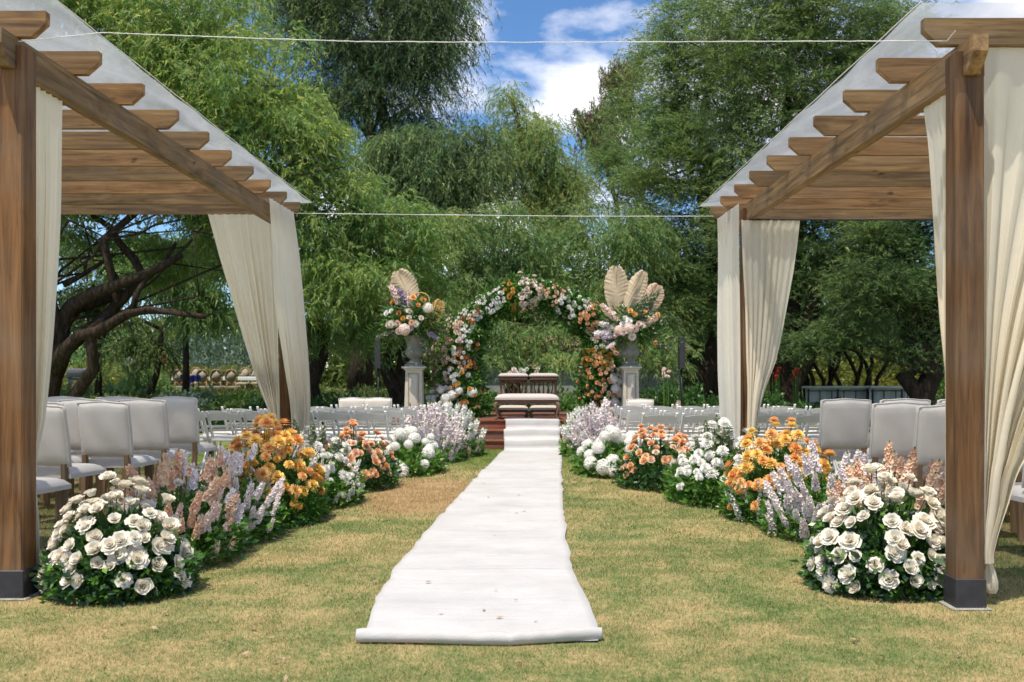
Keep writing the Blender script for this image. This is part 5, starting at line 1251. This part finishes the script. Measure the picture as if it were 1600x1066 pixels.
SH = [('rounded glossy shrub right of the right pedestal', 1035, 21.5, 1.5, .95, L_shrub), ('glossy shrub behind the right speaker stand', 1080, 22, 1.4, .9, L_shrub), ('low dark shrub left of the right back curtain', 1110, 21, .8, .7, L_shrub),
      ('dark shrub right of the right back curtain', 1205, 22.5, 1.3, .75, L_shrub), ('green shrub by the cypress trunk', 1180, 24, 1.2, .9, L_fern), ('low green shrub before the long white tables', 1250, 22, 1.1, .5, L_shrub),
      ('low shrub at the left end of the planting behind the platform', 500, 21.5, 1.3, .7, L_shrub), ('dark shrub behind the two small linen chairs', 545, 22, 1.4, .75, L_shrub), ('dark shrub behind the left speaker', 590, 21.5, 1.2, .7, L_shrub), ('low shrub between left pedestal and arch', 665, 21.8, 1.3, .65, L_shrub),
      ('bright leaved plant seen under the arch at left', 765, 21.5, 1.0, .72, L_fern), ('bright leaved plant seen under the arch at right', 885, 21.3, .9, .75, L_fern), ('low leafy plant seen below the bench', 826, 21, 1.5, .42, L_fern),
      ('silvery lavender bush behind the left chairs', 285, 26, 1.5, .62, L_lav), ('second silvery lavender bush nearer the round chairs', 322, 27, 1.0, .6, L_lav),
      ('leafy green plants in front of the round backed chairs', 370, 27, 2.0, .5, L_fern), ('dark green bush right of the silver lavender', 425, 25, 1.6, .55, L_shrub), ('green bush beside the yellow gas cylinder', 190, 30, 1.8, .7, L_mid), ('tall leafy bush in the garden behind the left chairs', 225, 31, 1.6, 1.3, L_mid), ('bush at the foot of the gnarled tree', 250, 25, 1.3, .45, L_shrub),
      ('broad grey leaved bush behind the round chairs', 360, 46, 6.5, 2.7, L_lav), ('green bush behind hedge left of centre', 180, 47, 6, 2.6, L_mid), ('yellow green bush behind the long white tables', 1380, 34, 3.2, 1.9, L_hedge), ('yellow green bush seen through the thicket stems', 1290, 36, 3.0, 1.7, L_hedge), ('green bush right of the far trunks', 1500, 30, 2.4, 1.2, L_fern)]
for lab, px, D, w, h, mt in SH: shrub(lab, px, D, w, h, mt, 900 if D < 30 else 260, .10 if D < 30 else .2)
def cover(label, x0, x1, y0, y1, n, leaf, h, mt):
    x = rng.uniform(x0, x1, n); y = rng.uniform(y0, y1, n); z = np.array([gz(0, b) for b in y])+.03+h*rng.random(n)*(.5+.5*np.sin(x*2.3+np.sin(y*1.7)*2)**2)
    P = np.stack([x, y, z], 1); Dr = unit(rng.normal(size=(n, 3))+np.array([0, 0, .7])); ln = leaf*rng.uniform(.6, 1.4, n); v, f = leaf_quads(P, Dr, ln, ln*.35)
    c = np.array([(x0+x1)/2, (y0+y1)/2, 0]); tag(link('ground_cover', npmesh('ground_cover', v-c, f, mt), None, tuple(c)), label, 'plants', None, 'stuff')
cover('low leafy ground cover in the bed behind the platform and chairs', -7, 9, 20.5, 25.5, 26000, .12, .38, L_shrub)
cover('loose leafy planting further back between the tree trunks', -18, 14, 25.5, 36, 26000, .18, .42, L_wood)
# flowers in the far beds
def spots(label, name, px0, px1, py0, py1, D, cc, n, s):
    m = MB()
    r = thing(name, label, 'flowers', (wx((px0+px1)/2, D), D, gz(0, D)))
    for i in range(n):
        o = set_flower(r, 'button_flower', cc, (wx(rnd.uniform(px0, px1), D), D+rnd.uniform(-.2, .2), wz(rnd.uniform(py0, py1), D)), (rnd.uniform(-.3, .3), -1, .6), s)
    m = MB()
    for ch in r.children: p = ch.location; m.tube([(p.x*.8, p.y, 0), (p.x, p.y, p.z)], .008, 4, 0, False)
    link('stems', m.mesh('stems', L_fern), r)['kind'] = 'stuff'
spots('red blossoms above the hedge at left', 'red_flowers', 248, 262, 556, 566, 40, P_red, 9, .13)
spots('red blossoms left of the cypress trunk at right', 'red_flowers', 1208, 1217, 575, 600, 24, P_red, 12, .035)
spots('red blossoms right of the cypress trunk at right', 'red_flowers', 1240, 1247, 576, 594, 24, P_red, 12, .035)
spots('violet blossoms in front of the round backed chairs', 'violet_flowers', 285, 320, 588, 596, 30, P_violet, 14, .07)
spots('creamy white blossoms in the garden behind the left chairs', 'white_flowers', 200, 214, 556, 572, 29, P_pure, 8, .08)
spots('pink blossoms on the shrub right of the right pedestal', 'pink_flowers', 1036, 1046, 575, 590, 21, P_blush, 8, .038)

# ------------------------------------------------------------------ house behind the arch
HD = 31; hx0, hx1 = wx(690, HD), wx(1062, HD); hz0 = gz(0, HD); hz1 = wz(545, HD)
hs = thing('house', 'low white walled house with terracotta tiled roof seen through the arch', 'house', ((hx0+hx1)/2, HD, hz0))
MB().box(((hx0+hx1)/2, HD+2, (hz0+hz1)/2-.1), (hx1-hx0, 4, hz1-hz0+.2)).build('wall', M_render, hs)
rt = MB().prism([(HD-.35, hz1-.06), (HD-.35, hz1), (HD+2, hz1+.45), (HD+4.4, hz1), (HD+4.4, hz1-.06), (HD+2, hz1+.36)], 'x', hx0-.3, hx1+.3).build('roof', M_tile, hs)
m = MB(); x = hx0-.2; sl_ = Vector((0, 2.35, .45))
while x < hx1+.2:
    for k in range(6):
        a = Vector((x, HD-.36, hz1+.035))+sl_*(k/6); b = a+sl_*(1/6)*1.1
        vs = []
        for (p, rr2) in ((a, .085), (b, .07)):
            for q in range(5): an = PI*q/4; vs.append((p.x+rr2*math.cos(an), p.y, p.z+rr2*math.sin(an)*.7+.01))
        m.add(vs, [(q, q+1, q+6, q+5) for q in range(4)], 0, True)
    x += .2
o = m.build('tiles', M_tile, rt); o['kind'] = 'stuff'

# ------------------------------------------------------------------ grill, gas cylinder, round backed chairs, tables
GD = 36; gx = wx(124, GD); g0 = gz(0, GD)
gr_ = thing('gas_grill', 'black hooded gas grill on a cart in the garden at left', 'grill', (gx, GD, g0))
MB().box((gx, GD, g0+.42), (.62, .5, .62), None, .02).build('cabinet', M_grill, gr_)
h = MB(); n = 10; prof = [(-.28, .76), (-.28, .90), (-.22, 1.02), (-.08, 1.08), (.12, 1.08), (.26, .98), (.28, .76)]; h.prism([(GD+a, g0+b) for a, b in prof], 'x', gx-.36, gx+.36).build('hood', M_grill, gr_)
MB().box((gx-.52, GD, g0+.76), (.30, .45, .04)).build('side_shelf', M_grill, gr_); MB().box((gx+.52, GD, g0+.76), (.30, .45, .04)).build('side_shelf', M_grill, gr_)
MB().tube([(gx-.28, GD-.32, g0+.92), (gx+.28, GD-.32, g0+.92)], .014, 6).build('handle', M_bolt, gr_)
for sx in (-1, 1):
    for sy in (-1, 1): MB().box((gx+sx*.30, GD+sy*.22, g0+.06), (.05, .05, .12)).build('leg', M_grill, gr_)
cxg = wx(119, 34.5); g0 = gz(0, 34.5)
gc = thing('gas_cylinder', 'yellow gas cylinder standing in front of the grill', 'gas cylinder', (cxg, 34.5, g0))
MB().lathe([(.12, 0), (.16, .03), (.165, .08), (.165, .42), (.15, .50), (.09, .56), (.04, .57)], (cxg, 34.5, g0), 18).build('tank', M_gas, gc)
MB().lathe([(.085, .55), (.09, .57), (.09, .66), (.08, .67)], (cxg, 34.5, g0), 14).build('collar', M_gas, gc); MB().lathe([(.02, .56), (.03, .60), (.015, .64)], (cxg, 34.5, g0), 8).build('valve', M_bolt, gc)
def round_chair(label):
    r = thing('round_back_chair', label, 'chair', (0, 0, 0))
    pts = [(.20*math.cos(a*PI/9), -.22-.03*math.sin(a*PI/9), .80+.25*math.sin(a*PI/9)) for a in range(19)]
    b = MB().tube(pts, .028, 6).build('back_frame', M_medal, r)
    m = MB(); vs = [(.19*math.cos(a*PI/9), -.22-.03*math.sin(a*PI/9), .80+.24*math.sin(a*PI/9)) for a in range(18)]; m.add(vs+[(0, -.25, .80), (0, -.19, .80)], [(a, (a+1) % 18, 18) for a in range(18)]+[((a+1) % 18, a, 19) for a in range(18)], 0, True); m.build('back_pad', M_medalc, b)
    m = MB(); cushion(m, 0, 0, .42, .46, .44, .07).build('seat', M_medalc, r); MB().box((0, 0, .40), (.46, .43, .05), None, .01).build('rail', M_medal, r)
    for sx in (-1, 1):
        MB().tube([(sx*.19, -.21, 0), (sx*.18, -.20, .40), (sx*.13, -.215, .62)], [.018, .024, .02], 6).build('leg', M_medal, r); MB().tube([(sx*.2, .2, 0), (sx*.19, .19, .40)], [.015, .024], 6).build('leg', M_medal, r)
    return r
rc = round_chair('x')
for i, (px, D, lab) in enumerate([(283, 33, 'round backed chair half hidden at the left end of the garden table'), (302, 38, 'pale round backed chair facing the camera, first from the left behind the garden table'), (319, 33, 'round backed chair right of the slim dark trunk, near side of the garden table'), (340, 33, 'round backed chair in the middle of the near side of the garden table'),
                                 (364, 33, 'round backed chair third on the near side of the garden table'), (379, 37, 'pale round backed chair behind the garden table near the curtain'), (396, 37.4, 'round backed chair at the right end behind the garden table')]):
    o = rc if i == 0 else copy_tree(rc); x = wx(px, D); o.location = (x, D, gz(x, D)+.08); o.rotation_euler = (0, 0, rnd.uniform(-.1, .1) if D < 35 else PI+rnd.uniform(-.2, .2)); o['label'] = lab; o['group'] = 'round backed chairs at the garden table'
    sc = .95 if D < 35 else .98; o.scale = (sc,)*3
TD = 35; x0, x1 = wx(275, TD), wx(415, TD); g0 = gz(0, TD)+.05
tb = thing('garden_table', 'long table under a white cloth between the round backed chairs', 'table', ((x0+x1)/2, TD, g0))
MB().box(((x0+x1)/2, TD, g0+.72), (x1-x0, .9, .04), None, .01).build('tabletop', M_tabletop, tb)
for px in (x0+.1, (x0+x1)/2, x1-.1):
    for sy in (-.35, .35): MB().box((px, TD+sy, g0+.35), (.06, .06, .7)).build('leg', M_medal, tb)
MB().box(((x0+x1)/2, TD-.457, g0+.68), (x1-x0, .012, .10)).build('cloth_drop', M_white, tb)
def long_table(px0, px1, D, label):
    xa, xb = wx(px0, D), wx(px1, D); zt = wz(604, D); g = gz(0, D); t = thing('long_table', label, 'table', ((xa+xb)/2, D, g))
    L_0 = xb-xa
    MB().box(((xa+xb)/2, D+.3, zt-.025), (L_0, .75, .05), None, .008).build('tabletop', M_tabletop, t)
    zb = zt-.42
    m = MB(); nu = 40
    vs = []
    for j in range(7):
        for i in range(nu+1):
            u = i/nu; vs.append((xa+.02+(L_0-.04)*u, D+.10+.015*math.sin(u*40), zt-.06-(.36-.10*math.sin(PI*u)**2*0+.05*math.sin(u*9))*j/6))
    m.add(vs, [(j*(nu+1)+i, j*(nu+1)+i+1, (j+1)*(nu+1)+i+1, (j+1)*(nu+1)+i) for j in range(6) for i in range(nu)], 0, True); m.build('cloth', M_tabletop, t)
    m = MB()
    m.bar((xa, D-.06, zt-.11), (xb, D-.06, zt-.11), .02, .025); m.bar((xa, D-.06, zb), (xb, D-.06, zb), .025, .03)
    for i in range(6): x = xa+.04+(L_0-.08)*i/5; m.bar((x, D-.06, zb), (x, D-.06, zt-.10), .02, .02)
    m.build('frame', M_black, t)
    for i in (0, .5, 1):
        for dy in (-.06, .62): MB().box((xa+.05+(L_0-.1)*i, D+dy, (g+zt-.06)/2), (.04, .035, zt-.07-g)).build('leg', M_black, t)
long_table(1259, 1357, 25.5, 'left one of two long white tables with black frames under the cypress')
long_table(1359, 1456, 25.3, 'right one of two long white tables with black frames by the thick trunks')
# rock
m = MB(); vs = []; nn_, mm = 14, 8
for j in range(mm+1):
    for i in range(nn_):
        a = 2*PI*i/nn_; p = PI/2*j/mm; r = 1+.12*math.sin(3*a+1)+.09*math.sin(5*a+j)
        vs.append((wx(1060, 19.5)+.17*r*math.cos(a)*math.cos(p), 19.5+.15*r*math.sin(a)*math.cos(p), .0+(wz(627, 19.5))*math.sin(p)*(1+.05*math.sin(a*2))))
m.add(vs, [(j*nn_+i, j*nn_+(i+1) % nn_, (j+1)*nn_+(i+1) % nn_, (j+1)*nn_+i) for j in range(mm) for i in range(nn_)]+[tuple(range(nn_))], 0, False)
single(m, 'boulder', M_rock, 'brown boulder at the foot of the right speaker stand', 'rock')
print('TREES', sum(TRI.values()), {k[:28]: v for k, v in TRI.items()})
print('TRIS', sum(len(m.loops)-2*len(m.polygons) for m in bpy.data.meshes), 'OBJ', len(bpy.data.objects))
